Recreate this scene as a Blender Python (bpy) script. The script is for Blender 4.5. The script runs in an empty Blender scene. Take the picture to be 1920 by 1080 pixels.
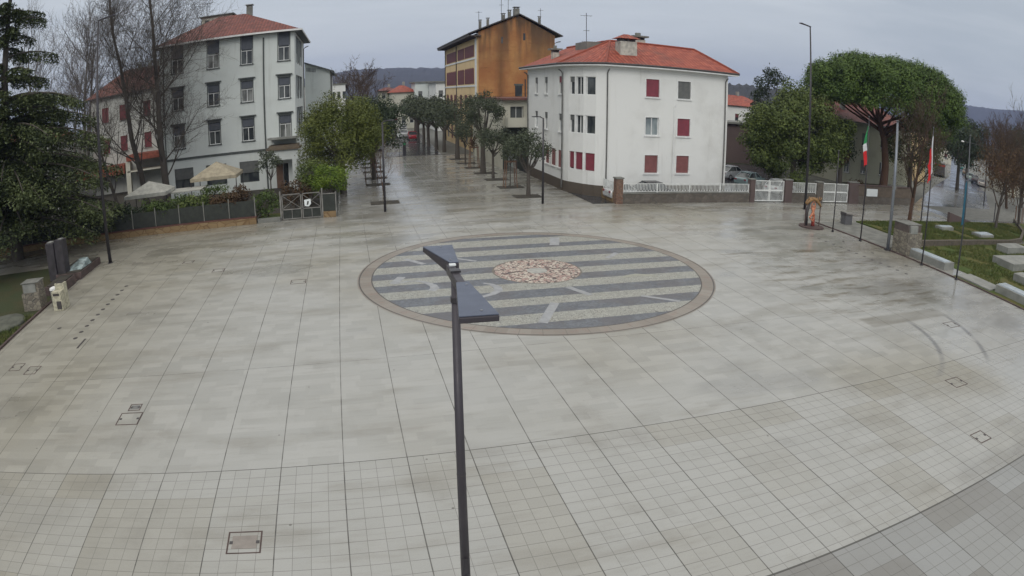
import bpy, math, random
import numpy as np
from mathutils import Vector, Matrix, noise as mnoise
S = bpy.context.scene
COL = S.collection
R = math.radians
PI = math.pi
rnd = random.Random(11)

# ------------------------------------------------------------------ nodes
class NT:
    def __init__(s, tree):
        s.t = tree; s.n = tree.nodes; s.l = tree.links
    def new(s, kind, **kw):
        nd = s.n.new(kind)
        for k, v in kw.items(): setattr(nd, k, v)
        return nd
    def put(s, sock, v):
        if isinstance(v, bpy.types.NodeSocket): s.l.new(v, sock)
        elif v is not None:
            if hasattr(sock.default_value, '__len__') and not hasattr(v, '__len__'): v = (v,)*len(sock.default_value)
            if hasattr(sock.default_value, '__len__') and len(sock.default_value) == 4 and len(v) == 3: v = (*v, 1)
            sock.default_value = v
    def m(s, op, a, b=None, c=None):
        nd = s.new('ShaderNodeMath', operation=op)
        s.put(nd.inputs[0], a); s.put(nd.inputs[1], b)
        if c is not None: s.put(nd.inputs[2], c)
        return nd.outputs[0]
    def vm(s, op, a, b=None):
        nd = s.new('ShaderNodeVectorMath', operation=op)
        s.put(nd.inputs[0], a); s.put(nd.inputs[1], b)
        return nd.outputs[0] if op not in ('LENGTH', 'DOT_PRODUCT', 'DISTANCE') else nd.outputs[1]
    def pos(s): return s.new('ShaderNodeNewGeometry').outputs['Position']
    def uv(s): return s.new('ShaderNodeTexCoord').outputs['UV']
    def obj(s): return s.new('ShaderNodeTexCoord').outputs['Object']
    def sep(s, v):
        nd = s.new('ShaderNodeSeparateXYZ'); s.put(nd.inputs[0], v); return nd.outputs
    def comb(s, x=0, y=0, z=0):
        nd = s.new('ShaderNodeCombineXYZ')
        for i, v in enumerate((x, y, z)): s.put(nd.inputs[i], v)
        return nd.outputs[0]
    def noise(s, v, scale=1, detail=3, rough=.55, col=False):
        nd = s.new('ShaderNodeTexNoise'); s.put(nd.inputs['Vector'], v)
        nd.inputs['Scale'].default_value = scale; nd.inputs['Detail'].default_value = detail; nd.inputs['Roughness'].default_value = rough
        return nd.outputs['Color' if col else 'Fac']
    def white(s, v, col=False):
        nd = s.new('ShaderNodeTexWhiteNoise', noise_dimensions='3D'); s.put(nd.inputs['Vector'], v)
        return nd.outputs['Color' if col else 'Value']
    def voro(s, v, scale, feature='F1', out='Distance', rand=1):
        nd = s.new('ShaderNodeTexVoronoi', feature=feature); s.put(nd.inputs['Vector'], v); nd.inputs['Scale'].default_value = scale
        nd.inputs['Randomness'].default_value = rand
        return nd.outputs[out]
    def mix(s, f, a, b, mode='MIX'):
        nd = s.new('ShaderNodeMix', data_type='RGBA', blend_type=mode)
        s.put(nd.inputs[0], f); s.put(nd.inputs[6], a); s.put(nd.inputs[7], b)
        return nd.outputs[2]
    def ss(s, v, lo, hi, a=0., b=1.):
        nd = s.new('ShaderNodeMapRange', interpolation_type='SMOOTHSTEP'); s.put(nd.inputs[0], v)
        for i, x in enumerate((lo, hi, a, b)): nd.inputs[i+1].default_value = x
        return nd.outputs[0]
    def lin(s, v, lo, hi, a=0., b=1.):
        nd = s.new('ShaderNodeMapRange'); s.put(nd.inputs[0], v)
        for i, x in enumerate((lo, hi, a, b)): nd.inputs[i+1].default_value = x
        return nd.outputs[0]
    def bump(s, h, strength=.3, dist=.02):
        nd = s.new('ShaderNodeBump'); s.put(nd.inputs['Height'], h); nd.inputs['Strength'].default_value = strength; nd.inputs['Distance'].default_value = dist
        return nd.outputs[0]

MATS = {}
def newmat(name):
    m = bpy.data.materials.new(name); m.use_nodes = True
    t = NT(m.node_tree); b = m.node_tree.nodes['Principled BSDF']
    MATS[name] = m
    return m, t, b
def P(t, b, base=None, rough=None, metal=None, spec=None, normal=None):
    for k, v in (('Base Color', base), ('Roughness', rough), ('Metallic', metal), ('Specular IOR Level', spec), ('Normal', normal)):
        if v is not None: t.put(b.inputs[k], v)
def simple(name, c, rough=.6, metal=0, amt=.15, scale=3, c2=None, spec=.5, bump=0, bscale=20):
    """a plain surface with uneven tone"""
    m, t, b = newmat(name)
    p = t.pos()
    f = t.noise(p, scale, 5)
    lo = tuple(x*(1-amt) for x in c); hi = tuple(min(1, x*(1+amt)) for x in (c2 or c))
    P(t, b, t.mix(t.ss(f, .3, .7), lo, hi), t.lin(f, .3, .7, rough*.85, min(1, rough*1.1)), metal, spec)
    if bump: P(t, b, normal=t.bump(t.noise(p, bscale, 4), bump, .02))
    return m

# ------------------------------------------------------------------ mesh
class MB:
    def __init__(s): s.v = []; s.f = []; s.uv = []; s.mi = []; s.smooth = False
    def face(s, pts, uv=None, mi=0):
        i = len(s.v); s.v.extend(tuple(p) for p in pts); s.f.append(tuple(range(i, i+len(pts)))); s.uv.append(uv); s.mi.append(mi)
    def box(s, x0, x1, y0, y1, z0, z1, M=None, mi=0):
        c = [(x0,y0,z0),(x1,y0,z0),(x1,y1,z0),(x0,y1,z0),(x0,y0,z1),(x1,y0,z1),(x1,y1,z1),(x0,y1,z1)]
        if M is not None: c = [tuple(M @ Vector(p)) for p in c]
        i = len(s.v); s.v.extend(c)
        for q in ((0,3,2,1),(4,5,6,7),(0,1,5,4),(1,2,6,5),(2,3,7,6),(3,0,4,7)):
            s.f.append(tuple(i+k for k in q)); s.uv.append(None); s.mi.append(mi)
    def prism(s, poly, z0, z1, M=None, mi=0):
        n = len(poly); i = len(s.v)
        a = [(x, y, z0) for x, y in poly] + [(x, y, z1) for x, y in poly]
        if M is not None: a = [tuple(M @ Vector(p)) for p in a]
        s.v.extend(a)
        s.f.append(tuple(i+k for k in reversed(range(n)))); s.f.append(tuple(i+n+k for k in range(n)))
        for k in range(n): s.f.append((i+k, i+(k+1) % n, i+n+(k+1) % n, i+n+k))
        s.uv += [None]*(n+2); s.mi += [mi]*(n+2)
    def tube(s, pts, rad, n=6, cap=True, mi=0):
        pts = [Vector(p) for p in pts]
        if not hasattr(rad, '__len__'): rad = [rad]*len(pts)
        base = len(s.v); prev = None
        for k, p in enumerate(pts):
            d = (pts[min(k+1, len(pts)-1)] - pts[max(k-1, 0)])
            d = d.normalized() if d.length > 1e-9 else Vector((0, 0, 1))
            u = (prev - d*prev.dot(d)) if prev is not None else (Vector((1, 0, 0)) if abs(d.x) < .9 else Vector((0, 1, 0))).cross(d)
            if u.length < 1e-6: u = d.orthogonal()
            u.normalize(); prev = u; w = d.cross(u)
            for j in range(n):
                a = 2*PI*(j+.5)/n
                s.v.append(tuple(p + (u*math.cos(a) + w*math.sin(a))*rad[k]))
        for k in range(len(pts)-1):
            for j in range(n):
                s.f.append((base+k*n+j, base+k*n+(j+1) % n, base+(k+1)*n+(j+1) % n, base+(k+1)*n+j)); s.uv.append(None); s.mi.append(mi)
        if cap:
            s.f.append(tuple(base+j for j in reversed(range(n)))); e = base+(len(pts)-1)*n
            s.f.append(tuple(e+j for j in range(n))); s.uv += [None, None]; s.mi += [mi, mi]
    def cyl(s, x, y, z0, z1, r0, r1=None, n=12, mi=0): s.tube([(x, y, z0), (x, y, z1)], [r0, r0 if r1 is None else r1], n, True, mi)
    def lathe(s, prof, n=16, c=(0, 0)):
        b = len(s.v)
        for r, z in prof:
            for j in range(n):
                a = 2*PI*j/n; s.v.append((c[0]+r*math.cos(a), c[1]+r*math.sin(a), z))
        for k in range(len(prof)-1):
            for j in range(n):
                s.f.append((b+k*n+j, b+k*n+(j+1) % n, b+(k+1)*n+(j+1) % n, b+(k+1)*n+j)); s.uv.append(None); s.mi.append(0)
        s.f.append(tuple(b+j for j in reversed(range(n)))); s.f.append(tuple(b+(len(prof)-1)*n+j for j in range(n))); s.uv += [None, None]; s.mi += [0, 0]
    def build(s, name, mat, parent=None, smooth=False, bevel=0, loc=None):
        me = bpy.data.meshes.new(name); me.from_pydata(s.v, [], s.f)
        for m_ in (mat if isinstance(mat, (list, tuple)) else [mat]): me.materials.append(m_)
        if any(u is not None for u in s.uv):
            L = me.uv_layers.new(name='UVMap'); k = 0
            for f, u in zip(s.f, s.uv):
                for j in range(len(f)): L.data[k+j].uv = u[j] if u is not None else (0, 0)
                k += len(f)
        if any(s.mi): me.polygons.foreach_set('material_index', s.mi)
        if smooth: me.polygons.foreach_set('use_smooth', [True]*len(s.f))
        me.update()
        o = bpy.data.objects.new(name, me); COL.objects.link(o)
        if parent is not None: o.parent = parent; o.matrix_parent_inverse = Matrix.Identity(4)
        if loc: o.location = loc
        if bevel:
            md = o.modifiers.new('bevel', 'BEVEL'); md.width = bevel; md.segments = 2; md.limit_method = 'ANGLE'
        return o
def thing(name, label, cat, loc=(0, 0, 0), rz=0, group=None):
    o = bpy.data.objects.new(name, None); COL.objects.link(o); o.location = loc; o.rotation_euler = (0, 0, rz)
    o.empty_display_size = .3
    o['label'] = label; o['category'] = cat
    if group: o['group'] = group
    return o
def tag(o, label, cat, group=None, kind=None):
    o['label'] = label; o['category'] = cat
    if group: o['group'] = group
    if kind: o['kind'] = kind
    return o
def struct(o, kind='structure'):
    o['kind'] = kind; return o
def kids(o, tab): return tab.get(o, [])
def dup(root, loc, rz, label, group=None):
    tab = {}
    for q in bpy.data.objects:
        if q.parent: tab.setdefault(q.parent, []).append(q)
    def rec(o, parent):
        c = o.copy(); COL.objects.link(c); c.parent = parent
        for k in tab.get(o, []): rec(k, c)
        return c
    r = rec(root, None); r.location = loc; r.rotation_euler = (0, 0, rz); r['label'] = label
    if group: r['group'] = group
    return r
ORD = ['nearest', 'second', 'third', 'fourth', 'fifth', 'sixth', 'seventh', 'eighth', 'ninth', 'tenth', 'eleventh', 'twelfth']
# ------------------------------------------------------------------ materials
U0, SP, T1, T2, TK = -.681, 1.602, 13.99, 20.42, 7.38
def paving_mat():
    m, t, b = newmat('stone_paving')
    p = t.pos(); o = t.sep(p); X, Y = o[0], o[1]
    cx = t.m('DIVIDE', t.m('SUBTRACT', X, U0), SP); cid = t.m('FLOOR', cx); fx = t.m('FRACT', cx)
    def edge(fr, size): return t.m('MULTIPLY', t.m('MINIMUM', fr, t.m('SUBTRACT', 1., fr)), size)
    def line(v, at, hw): return t.m('LESS_THAN', t.m('ABSOLUTE', t.m('SUBTRACT', v, at)), hw)
    near = t.m('LESS_THAN', Y, T1); kerb = t.m('LESS_THAN', Y, TK)
    wob = t.noise(t.vm('MULTIPLY', p, (1, .6, 1)), .9, 4)
    jmain = t.m('LESS_THAN', edge(fx, SP), t.lin(wob, .3, .7, .010, .017))
    # small slabs near the camera
    c4 = t.m('MULTIPLY', cx, 4.); ry = t.m('DIVIDE', t.m('SUBTRACT', Y, T1), .4)
    jv = t.m('LESS_THAN', edge(t.m('FRACT', c4), .4), .006); jh = t.m('LESS_THAN', edge(t.m('FRACT', ry), .4), .008)
    small = t.m('MULTIPLY', t.m('MAXIMUM', jv, jh), near)
    jt = t.m('MAXIMUM', line(Y, T1, .014), t.m('MAXIMUM', line(Y, T2, t.lin(wob, .35, .6, .0, .011)), line(Y, TK, .028)))
    cell = t.m('MULTIPLY', t.m('ADD', t.white(t.comb(t.m('FLOOR', c4), t.m('FLOOR', ry), 0)), t.noise(t.comb(t.m('FLOOR', c4), t.m('FLOOR', ry), 0), .21, 3)), .5)
    # long slabs laid across, further off
    rlen = t.m('FLOOR', t.m('MULTIPLY', t.m('ADD', X, t.m('MULTIPLY', t.white(t.comb(0, t.m('FLOOR', ry), 3)), 3.)), 1/.8))
    slab = t.white(t.comb(rlen, t.m('FLOOR', ry), 7))
    per = t.mix(near, slab, cell)
    blockt = t.white(t.comb(cid, t.m('FLOOR', t.m('DIVIDE', Y, 3.2)), 2))
    big = t.noise(p, .055, 3, .5); mid = t.noise(t.vm('MULTIPLY', p, (.35, 1.1, 1)), .55, 5, .6)
    streak = t.noise(t.vm('MULTIPLY', p, (.6, 5., 1)), 1.3, 4, .6)
    fine = t.noise(p, 22, 3, .7)
    grey = t.mix(per, (.372, .375, .358), (.425, .427, .410))
    tanc = t.mix(per, (.272, .260, .218), (.345, .33, .28))
    warm = t.m('ADD', t.ss(big, .50, .66), t.m('MULTIPLY', t.m('MULTIPLY', t.ss(blockt, .68, .9), near), .38))
    left = t.ss(X, -3., -13., 0, .9)
    far = t.ss(Y, 26., 44., 0, .75)
    warm = t.m('MINIMUM', t.m('ADD', warm, t.m('ADD', left, t.m('MULTIPLY', far, t.ss(mid, .35, .65)))), 1.)
    c = t.mix(warm, grey, tanc)
    c = t.mix(t.m('MULTIPLY', t.ss(streak, .5, .75), .30), c, (.27, .262, .235))
    c = t.mix(t.m('MULTIPLY', t.ss(mid, .50, .72), .42), c, (.215, .20, .165))
    blot = t.noise(p, .23, 6, .68); c = t.mix(t.ss(blot, .53, .70, 0, .35), c, (.20, .19, .165))
    gum = t.m('LESS_THAN', t.voro(p, .8), .028); c = t.mix(t.m('MULTIPLY', gum, .7), c, (.09, .085, .075))
    c = t.mix(.5, c, t.mix(fine, (.22, .22, .21), (.50, .50, .48)), 'SOFT_LIGHT')
    # the outer strip of large dark slabs past the kerb line
    pk = t.white(t.comb(cid, t.m('FLOOR', t.m('DIVIDE', Y, 1.6)), 9))
    dark = t.mix(t.m('POWER', pk, 1.6), (.155, .15, .138), (.26, .27, .268))
    c = t.mix(t.m('MULTIPLY', kerb, .7), c, dark)
    # worn trench patch and tyre marks at the right
    def boxm(x0, x1, y0, y1, s=.25):
        a = t.m('MULTIPLY', t.ss(X, x0, x0+s), t.ss(X, x1, x1-s)); return t.m('MULTIPLY', a, t.m('MULTIPLY', t.ss(Y, y0, y0+s), t.ss(Y, y1, y1-s)))
    patch = t.m('MULTIPLY', boxm(20.5, 26.6, 18.1, 19.4), t.ss(mid, .3, .6, .35, .8))
    c = t.mix(patch, c, (.16, .148, .118))
    stain = t.m('MULTIPLY', boxm(17., 32., 17.5, 34., 4.), t.ss(t.noise(t.vm('MULTIPLY', p, (.5, 2.2, 1)), .8, 5, .65), .48, .66))
    c = t.mix(t.m('MULTIPLY', stain, .8), c, (.16, .142, .105))
    for (ax, ay, r, w) in ((16.8, 19.0, 6.45, .13), (17.5, 19.8, 9.0, .14)):
        d = t.m('ABSOLUTE', t.m('SUBTRACT', t.vm('LENGTH', t.vm('SUBTRACT', p, (ax, ay, 0))), r))
        arc = t.m('MULTIPLY', t.ss(d, w*1.6, w*.2), t.m('MULTIPLY', boxm(18.5, 28, 12.8, 18.8, 1.2), t.ss(mid, .3, .55, .2, .75)))
        c = t.mix(arc, c, (.13, .13, .13))
    c = t.mix(t.m('MULTIPLY', small, .62), c, (.115, .11, .10))
    c = t.mix(t.m('MULTIPLY', jt, .85), c, (.06, .058, .052))
    c = t.mix(t.m('MULTIPLY', jmain, t.lin(t.noise(p, 1.7, 3), .35, .65, .5, .9)), c, (.06, .057, .052))
    c = t.mix(t.m('MULTIPLY', t.m('MAXIMUM', t.ss(Y, 38., 50.), t.ss(X, 22., 31.)), .26), c, (.12, .11, .09))
    wet = t.ss(t.noise(t.vm('MULTIPLY', p, (.5, 1.4, 1)), .33, 5, .6), .38, .62)
    pud = t.ss(t.noise(t.vm('MULTIPLY', p, (.7, 1.2, 1)), .17, 4, .5), .57, .66); c = t.mix(t.m('MULTIPLY', pud, .25), c, (.13, .125, .11))
    edgewet = t.m('MAXIMUM', t.ss(Y, 30., 46.), t.ss(X, 17., 27.))
    rough = t.lin(t.m('ADD', t.m('MULTIPLY', wet, t.m('ADD', .35, t.m('MULTIPLY', edgewet, .25))), t.m('MULTIPLY', edgewet, .4)), 0, 1, .50, .12)
    rough = t.m('MULTIPLY', t.m('ADD', rough, t.m('MULTIPLY', per, .05)), t.m('SUBTRACT', 1., t.m('MULTIPLY', pud, .45)))
    lines = t.m('MAXIMUM', jmain, t.m('MAXIMUM', jt, small))
    rough = t.m('MULTIPLY', rough, t.m('SUBTRACT', 1., t.m('MULTIPLY', t.m('MULTIPLY', t.ss(Y, 44., 52.), boxm(1., 12.2, 40., 95., 2.)), .45)))
    P(t, b, c, t.m('MAXIMUM', rough, t.m('MULTIPLY', lines, .7)), 0, t.m('ADD', .5, t.m('MULTIPLY', t.m('MAXIMUM', t.ss(Y, 38., 50.), t.ss(X, 26., 36.)), .35)), t.bump(t.m('ADD', t.m('MULTIPLY', fine, .25), t.m('MULTIPLY', streak, .35)), .12, .01))
    return m
def mosaic_mat():
    m, t, b = newmat('mosaic_cobbles')
    p = t.obj(); o = t.sep(p); X, Y = o[0], o[1]
    cob = t.voro(p, 9., out='Color'); cd = t.voro(p, 9., 'DISTANCE_TO_EDGE')
    cv = t.sep(cob)[0]
    dark = None
    for lo, hi in ((36.5, 37.2), (34.1, 35.0), (31.9, 33.0), (29.7, 30.7), (27.7, 28.7), (25.5, 26.6), (23.5, 24.55), (21.5, 22.45)):
        k = t.m('LESS_THAN', t.m('ABSOLUTE', t.m('SUBTRACT', Y, (lo+hi)/2-29.54)), (hi-lo)/2)
        dark = k if dark is None else t.m('MAXIMUM', dark, k)
    # wedge shaped shift where the slanted bars cut the bands
    n2 = t.noise(p, 1.2, 4)
    light = t.mix(cv, (.275, .278, .245), (.385, .388, .345)); light = t.mix(t.ss(n2, .5, .75, 0, .35), light, (.33, .30, .25))
    dk = t.mix(cv, (.085, .098, .118), (.15, .165, .19)); dk = t.mix(t.ss(t.noise(p, .5, 3), .45, .6, 0, .6), dk, (.10, .092, .10))
    c = t.mix(dark, light, dk)
    c = t.mix(t.m('LESS_THAN', cd, .035), c, (.13, .13, .12))
    P(t, b, c, t.lin(n2, .3, .7, .32, .55), 0, .5, t.bump(cd, .25, .01))
    return m
def ring_mat():
    m, t, b = newmat('granite_ring')
    p = t.obj(); o = t.sep(p)
    ang = t.m('ARCTAN2', o[1], o[0]); seg = t.m('MULTIPLY', ang, 60/(2*PI))
    w = t.white(t.comb(t.m('FLOOR', seg), 0, 0)); n = t.noise(p, 2.5, 5, .65)
    c = t.mix(w, (.21, .185, .155), (.27, .245, .21)); c = t.mix(t.ss(n, .5, .7, 0, .5), c, (.25, .16, .13))
    j = t.m('LESS_THAN', t.m('ABSOLUTE', t.m('SUBTRACT', t.m('FRACT', seg), .5)), .012)
    c = t.mix(t.m('MULTIPLY', j, .6), c, (.08, .07, .06))
    r = t.vm('LENGTH', t.vm('MULTIPLY', p, (1, 1, 0)))
    for rr, hw in ((8.02, .035), (8.63, .03)):
        c = t.mix(t.m('LESS_THAN', t.m('ABSOLUTE', t.m('SUBTRACT', r, rr)), hw), c, (.06, .052, .045))
    P(t, b, c, .42)
    return m
def medallion_mat():
    m, t, b = newmat('pebble_medallion')
    p = t.obj(); v = t.voro(p, 7.5, out='Color'); o = t.sep(v); d = t.voro(p, 7.5, 'DISTANCE_TO_EDGE')
    c = t.mix(t.ss(o[0], .35, .5), (.40, .27, .23), (.56, .50, .42)); c = t.mix(t.m('GREATER_THAN', o[1], .80), c, (.10, .075, .07))
    c = t.mix(t.m('LESS_THAN', d, .05), c, (.12, .09, .08))
    P(t, b, c, .45)
    return m
def asphalt_mat(name='asphalt', c=(.055, .057, .062)):
    m, t, b = newmat(name); p = t.pos(); n = t.noise(p, .25, 4); f = t.noise(p, 30, 2)
    P(t, b, t.mix(n, tuple(x*.8 for x in c), tuple(x*1.25 for x in c)), t.lin(n, .35, .65, .08, .28), 0, .7, t.bump(f, .05, .01)); return m
def grass_mat(name, a, c, d):
    m, t, b = newmat(name); p = t.pos(); n = t.noise(p, .35, 4); f = t.noise(p, 6, 5, .7)
    col = t.mix(t.ss(n, .4, .62), a, c); col = t.mix(t.ss(f, .45, .7, 0, .7), col, d)
    P(t, b, col, .85, 0, .2, t.bump(f, .8, .05)); return m
def foliage_mat(name, a, c, scale=.9, fine=7.):
    m, t, b = newmat(name); p = t.obj(); n = t.noise(p, scale, 3); f = t.noise(p, fine, 2)
    k = t.m('ADD', t.m('MULTIPLY', t.ss(n, .35, .65), .55), t.m('MULTIPLY', t.ss(f, .35, .65), .45))
    P(t, b, t.mix(k, a, c), .62, 0, .25)
    return m
def bark_mat(name, a, c):
    m, t, b = newmat(name); p = t.obj(); n = t.noise(t.vm('MULTIPLY', p, (1, 1, .25)), 9, 5, .65)
    P(t, b, t.mix(n, a, c), .85, 0, .3, t.bump(n, .6, .03)); return m
def tile_mat(name, a, c, moss=.2):
    m, t, b = newmat(name); u = t.sep(t.uv()); p = t.pos()
    row = t.m('DIVIDE', u[1], .42); cl = t.m('DIVIDE', u[0], .34)
    w = t.white(t.comb(t.m('FLOOR', cl), t.m('FLOOR', row), 1)); n = t.noise(p, .5, 5, .6)
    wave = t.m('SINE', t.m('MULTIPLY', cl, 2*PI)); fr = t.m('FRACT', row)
    col = t.mix(t.m('POWER', w, 1.2), a, c); col = t.mix(t.m('MULTIPLY', t.m('LESS_THAN', wave, -.45), .45), col, tuple(x*.4 for x in a)); col = t.mix(t.ss(n, .5, .72, 0, moss), col, (.085, .07, .06))  # tile troughs darkened in the colour: channel dirt plus drawn-in shade
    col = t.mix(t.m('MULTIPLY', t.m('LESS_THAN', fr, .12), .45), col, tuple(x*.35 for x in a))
    P(t, b, col, .6, 0, .35, t.bump(t.m('ADD', t.m('MULTIPLY', wave, .5), fr), .9, .05)); return m
def stucco(name, c, dirt=(.2, .2, .18), amt=.35, streakamt=.4):
    m, t, b = newmat(name); p = t.pos()
    n = t.noise(p, .35, 5, .6); s = t.noise(t.vm('MULTIPLY', p, (1.6, 1.6, .12)), 1.2, 5, .65); f = t.noise(p, 9, 4)
    col = t.mix(t.ss(n, .45, .75, 0, amt), c, dirt); col = t.mix(t.ss(s, .55, .8, 0, streakamt), col, dirt)
    col = t.mix(.25, col, t.mix(f, (.35, .35, .35), (.65, .65, .65)), 'SOFT_LIGHT')
    P(t, b, col, .88, 0, .25, t.bump(f, .15, .01)); return m
def orange_wall():
    m, t, b = newmat('weathered_orange_plaster'); p = t.pos(); z = t.sep(p)[2]; x = t.sep(p)[0]
    n = t.noise(p, .32, 6, .62); s = t.noise(t.vm('MULTIPLY', p, (.9, .9, .1)), .7, 5, .6); h = t.noise(t.vm('MULTIPLY', p, (.3, .3, 2.2)), 1.1, 5, .7)
    col = t.mix(t.ss(n, .35, .65), (.44, .235, .095), (.34, .150, .062))
    col = t.mix(t.m('MULTIPLY', t.ss(z, 10., 18.5), t.ss(s, .36, .56)), col, (.105, .07, .045))
    col = t.mix(t.ss(t.m('ADD', t.m('MULTIPLY', t.m('ABSOLUTE', t.m('SUBTRACT', x, 20.9)), .33), t.m('MULTIPLY', s, .8)), .25, .75, .75, 0), col, (.13, .075, .04))
    col = t.mix(t.ss(t.m('ADD', t.m('MULTIPLY', t.m('ABSOLUTE', t.m('SUBTRACT', x, 26.2)), .4), t.m('MULTIPLY', s, .8)), .25, .75, .6, 0), col, (.13, .085, .055))
    col = t.mix(t.ss(h, .56, .7, 0, .5), col, (.17, .075, .035))
    col = t.mix(t.ss(t.noise(p, .9, 5, .7), .66, .74, 0, .6), col, (.38, .30, .21))
    P(t, b, col, .9, 0, .2); return m
def stone_mat(name, a, c, scale=2.4, mort=(.09, .085, .075)):
    m, t, b = newmat(name); p = t.pos(); v = t.vm('MULTIPLY', p, (1, 1, 1.5))
    k = t.sep(t.voro(v, scale, out='Color'))[0]; d = t.voro(v, scale, 'DISTANCE_TO_EDGE'); n = t.noise(p, 5, 5)
    col = t.mix(k, a, c); col = t.mix(t.m('MULTIPLY', n, .4), col, (.1, .095, .085)); col = t.mix(t.ss(d, .02, .06, 1, 0), col, mort)
    P(t, b, col, .8, 0, .3, t.bump(d, .6, .05)); return m
def glass_mat(name, c=(.03, .035, .04), c2=(.09, .10, .10)):
    m, t, b = newmat(name); p = t.pos(); n = t.noise(t.vm('MULTIPLY', p, (1.3, 1.3, .5)), .9, 2)
    P(t, b, t.mix(t.ss(n, .4, .6), c, c2), .08, 0, .6); return m
def paint(name, c, rough=.4, metal=0.):
    m, t, b = newmat(name); p = t.obj(); n = t.noise(p, 3, 4)
    P(t, b, t.mix(t.m('MULTIPLY', n, .5), c, tuple(x*.7 for x in c)), t.lin(n, .3, .7, rough*.8, rough*1.2), metal); return m

paving = paving_mat(); mosaic = mosaic_mat(); ringm = ring_mat(); medm = medallion_mat()
asphalt = asphalt_mat(); asphalt_r = asphalt_mat('wet_asphalt', (.085, .092, .115))
soil = simple('damp_soil', (.045, .04, .03), .9, amt=.4, scale=1.5, bump=.6)
grass = grass_mat('lawn', (.065, .095, .022), (.115, .105, .035), (.035, .055, .015))
grassd = grass_mat('dull_grass', (.05, .06, .028), (.065, .06, .03), (.03, .04, .015))  # duller grey-green grass for the left planting ground
field = grass_mat('far_ground', (.05, .06, .035), (.075, .07, .045), (.04, .045, .03))
hillm = simple('wooded_hill', (.014, .020, .022), .95, amt=.6, scale=.02, c2=(.022, .024, .026))
leaf_oak = foliage_mat('holm_oak_leaves', (.034, .043, .027), (.10, .12, .072))
leaf_mag = foliage_mat('magnolia_leaves', (.036, .058, .016), (.155, .195, .055))
leaf_yel = foliage_mat('yellowing_leaves', (.062, .082, .018), (.135, .155, .036), .4)
leaf_lime = foliage_mat('lime_leaves', (.06, .11, .015), (.17, .24, .03))
leaf_ced = foliage_mat('cedar_needles', (.032, .046, .022), (.135, .165, .065), .45, 3.)
leaf_pine = foliage_mat('pine_needles', (.038, .070, .016), (.12, .185, .04), .5, 2.4)
leaf_hedge = foliage_mat('hedge_leaves', (.03, .05, .016), (.10, .145, .036))
leaf_red = foliage_mat('brown_winter_leaves', (.045, .028, .016), (.105, .065, .032))
leaf_dark = foliage_mat('dark_leaves', (.018, .03, .016), (.055, .078, .040))
bark_hazed = bark_mat('hazed_far_bark', (.10, .09, .085), (.18, .165, .15))  # paler bark for the skyline trees, distance haze put into its colour
twig_brown = bark_mat('brown_twigs', (.05, .035, .025), (.10, .07, .05))
bark = bark_mat('grey_bark', (.05, .044, .038), (.12, .105, .09))
bark_red = bark_mat('red_bark', (.06, .035, .025), (.13, .075, .05))
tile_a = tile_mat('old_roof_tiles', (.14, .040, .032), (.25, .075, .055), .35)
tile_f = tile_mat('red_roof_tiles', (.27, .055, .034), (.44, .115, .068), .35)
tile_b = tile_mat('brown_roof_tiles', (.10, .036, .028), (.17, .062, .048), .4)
st_white = stucco('white_stucco', (.72, .73, .71), (.36, .35, .31), .28, .38)
st_pale = stucco('pale_blue_white_stucco', (.64, .68, .66), (.36, .38, .35), .30, .45)
st_grey = stucco('greenish_grey_stucco', (.36, .36, .28), (.17, .17, .13), .4, .4)
st_house = stucco('old_white_plaster', (.46, .47, .44), (.16, .15, .13), .5, .5)
st_yel = stucco('cream_yellow_plaster', (.68, .52, .30), (.34, .25, .14), .3, .3)
st_cream = stucco('cream_plaster', (.55, .54, .46), (.3, .28, .22), .4, .4)
st_orange = orange_wall()
brownbase = stucco('brown_plinth', (.105, .088, .070), (.06, .05, .04), .3, .3)
mauve = stucco('mauve_wall', (.12, .09, .085), (.075, .06, .055), .4, .3)
brick = stone_mat('brick_pillar', (.17, .08, .05), (.26, .16, .11), 5.)
rubble = stone_mat('rubble_stone', (.17, .15, .12), (.30, .27, .21), 3.2)
stonew = stone_mat('old_stone_wall', (.10, .085, .07), (.15, .13, .11), 2.2)
tanwall = stone_mat('tan_block_wall', (.24, .155, .07), (.32, .225, .115), 1.4, (.16, .10, .05))
concrete = simple('concrete', (.17, .172, .155), .75, amt=.25, scale=1.4, bump=.2)
concrete_l = simple('light_concrete', (.235, .24, .22), .7, amt=.2, scale=1.2)
chimp = simple('pale_chimney_plaster', (.44, .43, .38), .8, amt=.25)
silver = paint('silver_pole_paint', (.22, .24, .27), .35, .4)
olive = foliage_mat('olive_brown_twigs_leaves', (.06, .055, .03), (.13, .115, .065))
marble = simple('white_stone_slab', (.46, .52, .56), .2, amt=.08)
trimd = simple('dark_grey_trim', (.075, .085, .082), .6, amt=.2)
trimw = simple('white_trim', (.72, .73, .72), .5, amt=.08)
soffit = simple('dark_timber_soffit', (.06, .052, .05), .7, amt=.2)
leaf_orange = foliage_mat('rusty_dry_leaves', (.07, .042, .022), (.15, .095, .05))
gutter = simple('dark_gutter', (.055, .05, .05), .45, amt=.2)
pipe_g = simple('grey_downpipe', (.13, .13, .125), .45, amt=.2)
glass = glass_mat('window_glass')
glass_c = glass_mat('curtained_glass', (.10, .105, .10), (.26, .27, .26))
glass_p = glass_mat('pale_glass', (.18, .22, .24), (.30, .34, .35))
shut_red = simple('red_roller_shutter', (.20, .038, .055), .6, amt=.12)
shut_dull = simple('faded_red_shutter', (.20, .075, .072), .65, amt=.15)
shut_mar = simple('maroon_shutter', (.125, .026, .030), .65, amt=.2)
shut_grey = simple('grey_roller_shutter', (.12, .125, .12), .6, amt=.15)
blind = simple('blue_grey_blind', (.085, .095, .115), .7, amt=.15)
white_metal = simple('white_painted_metal', (.70, .72, .70), .45, amt=.12)
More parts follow.
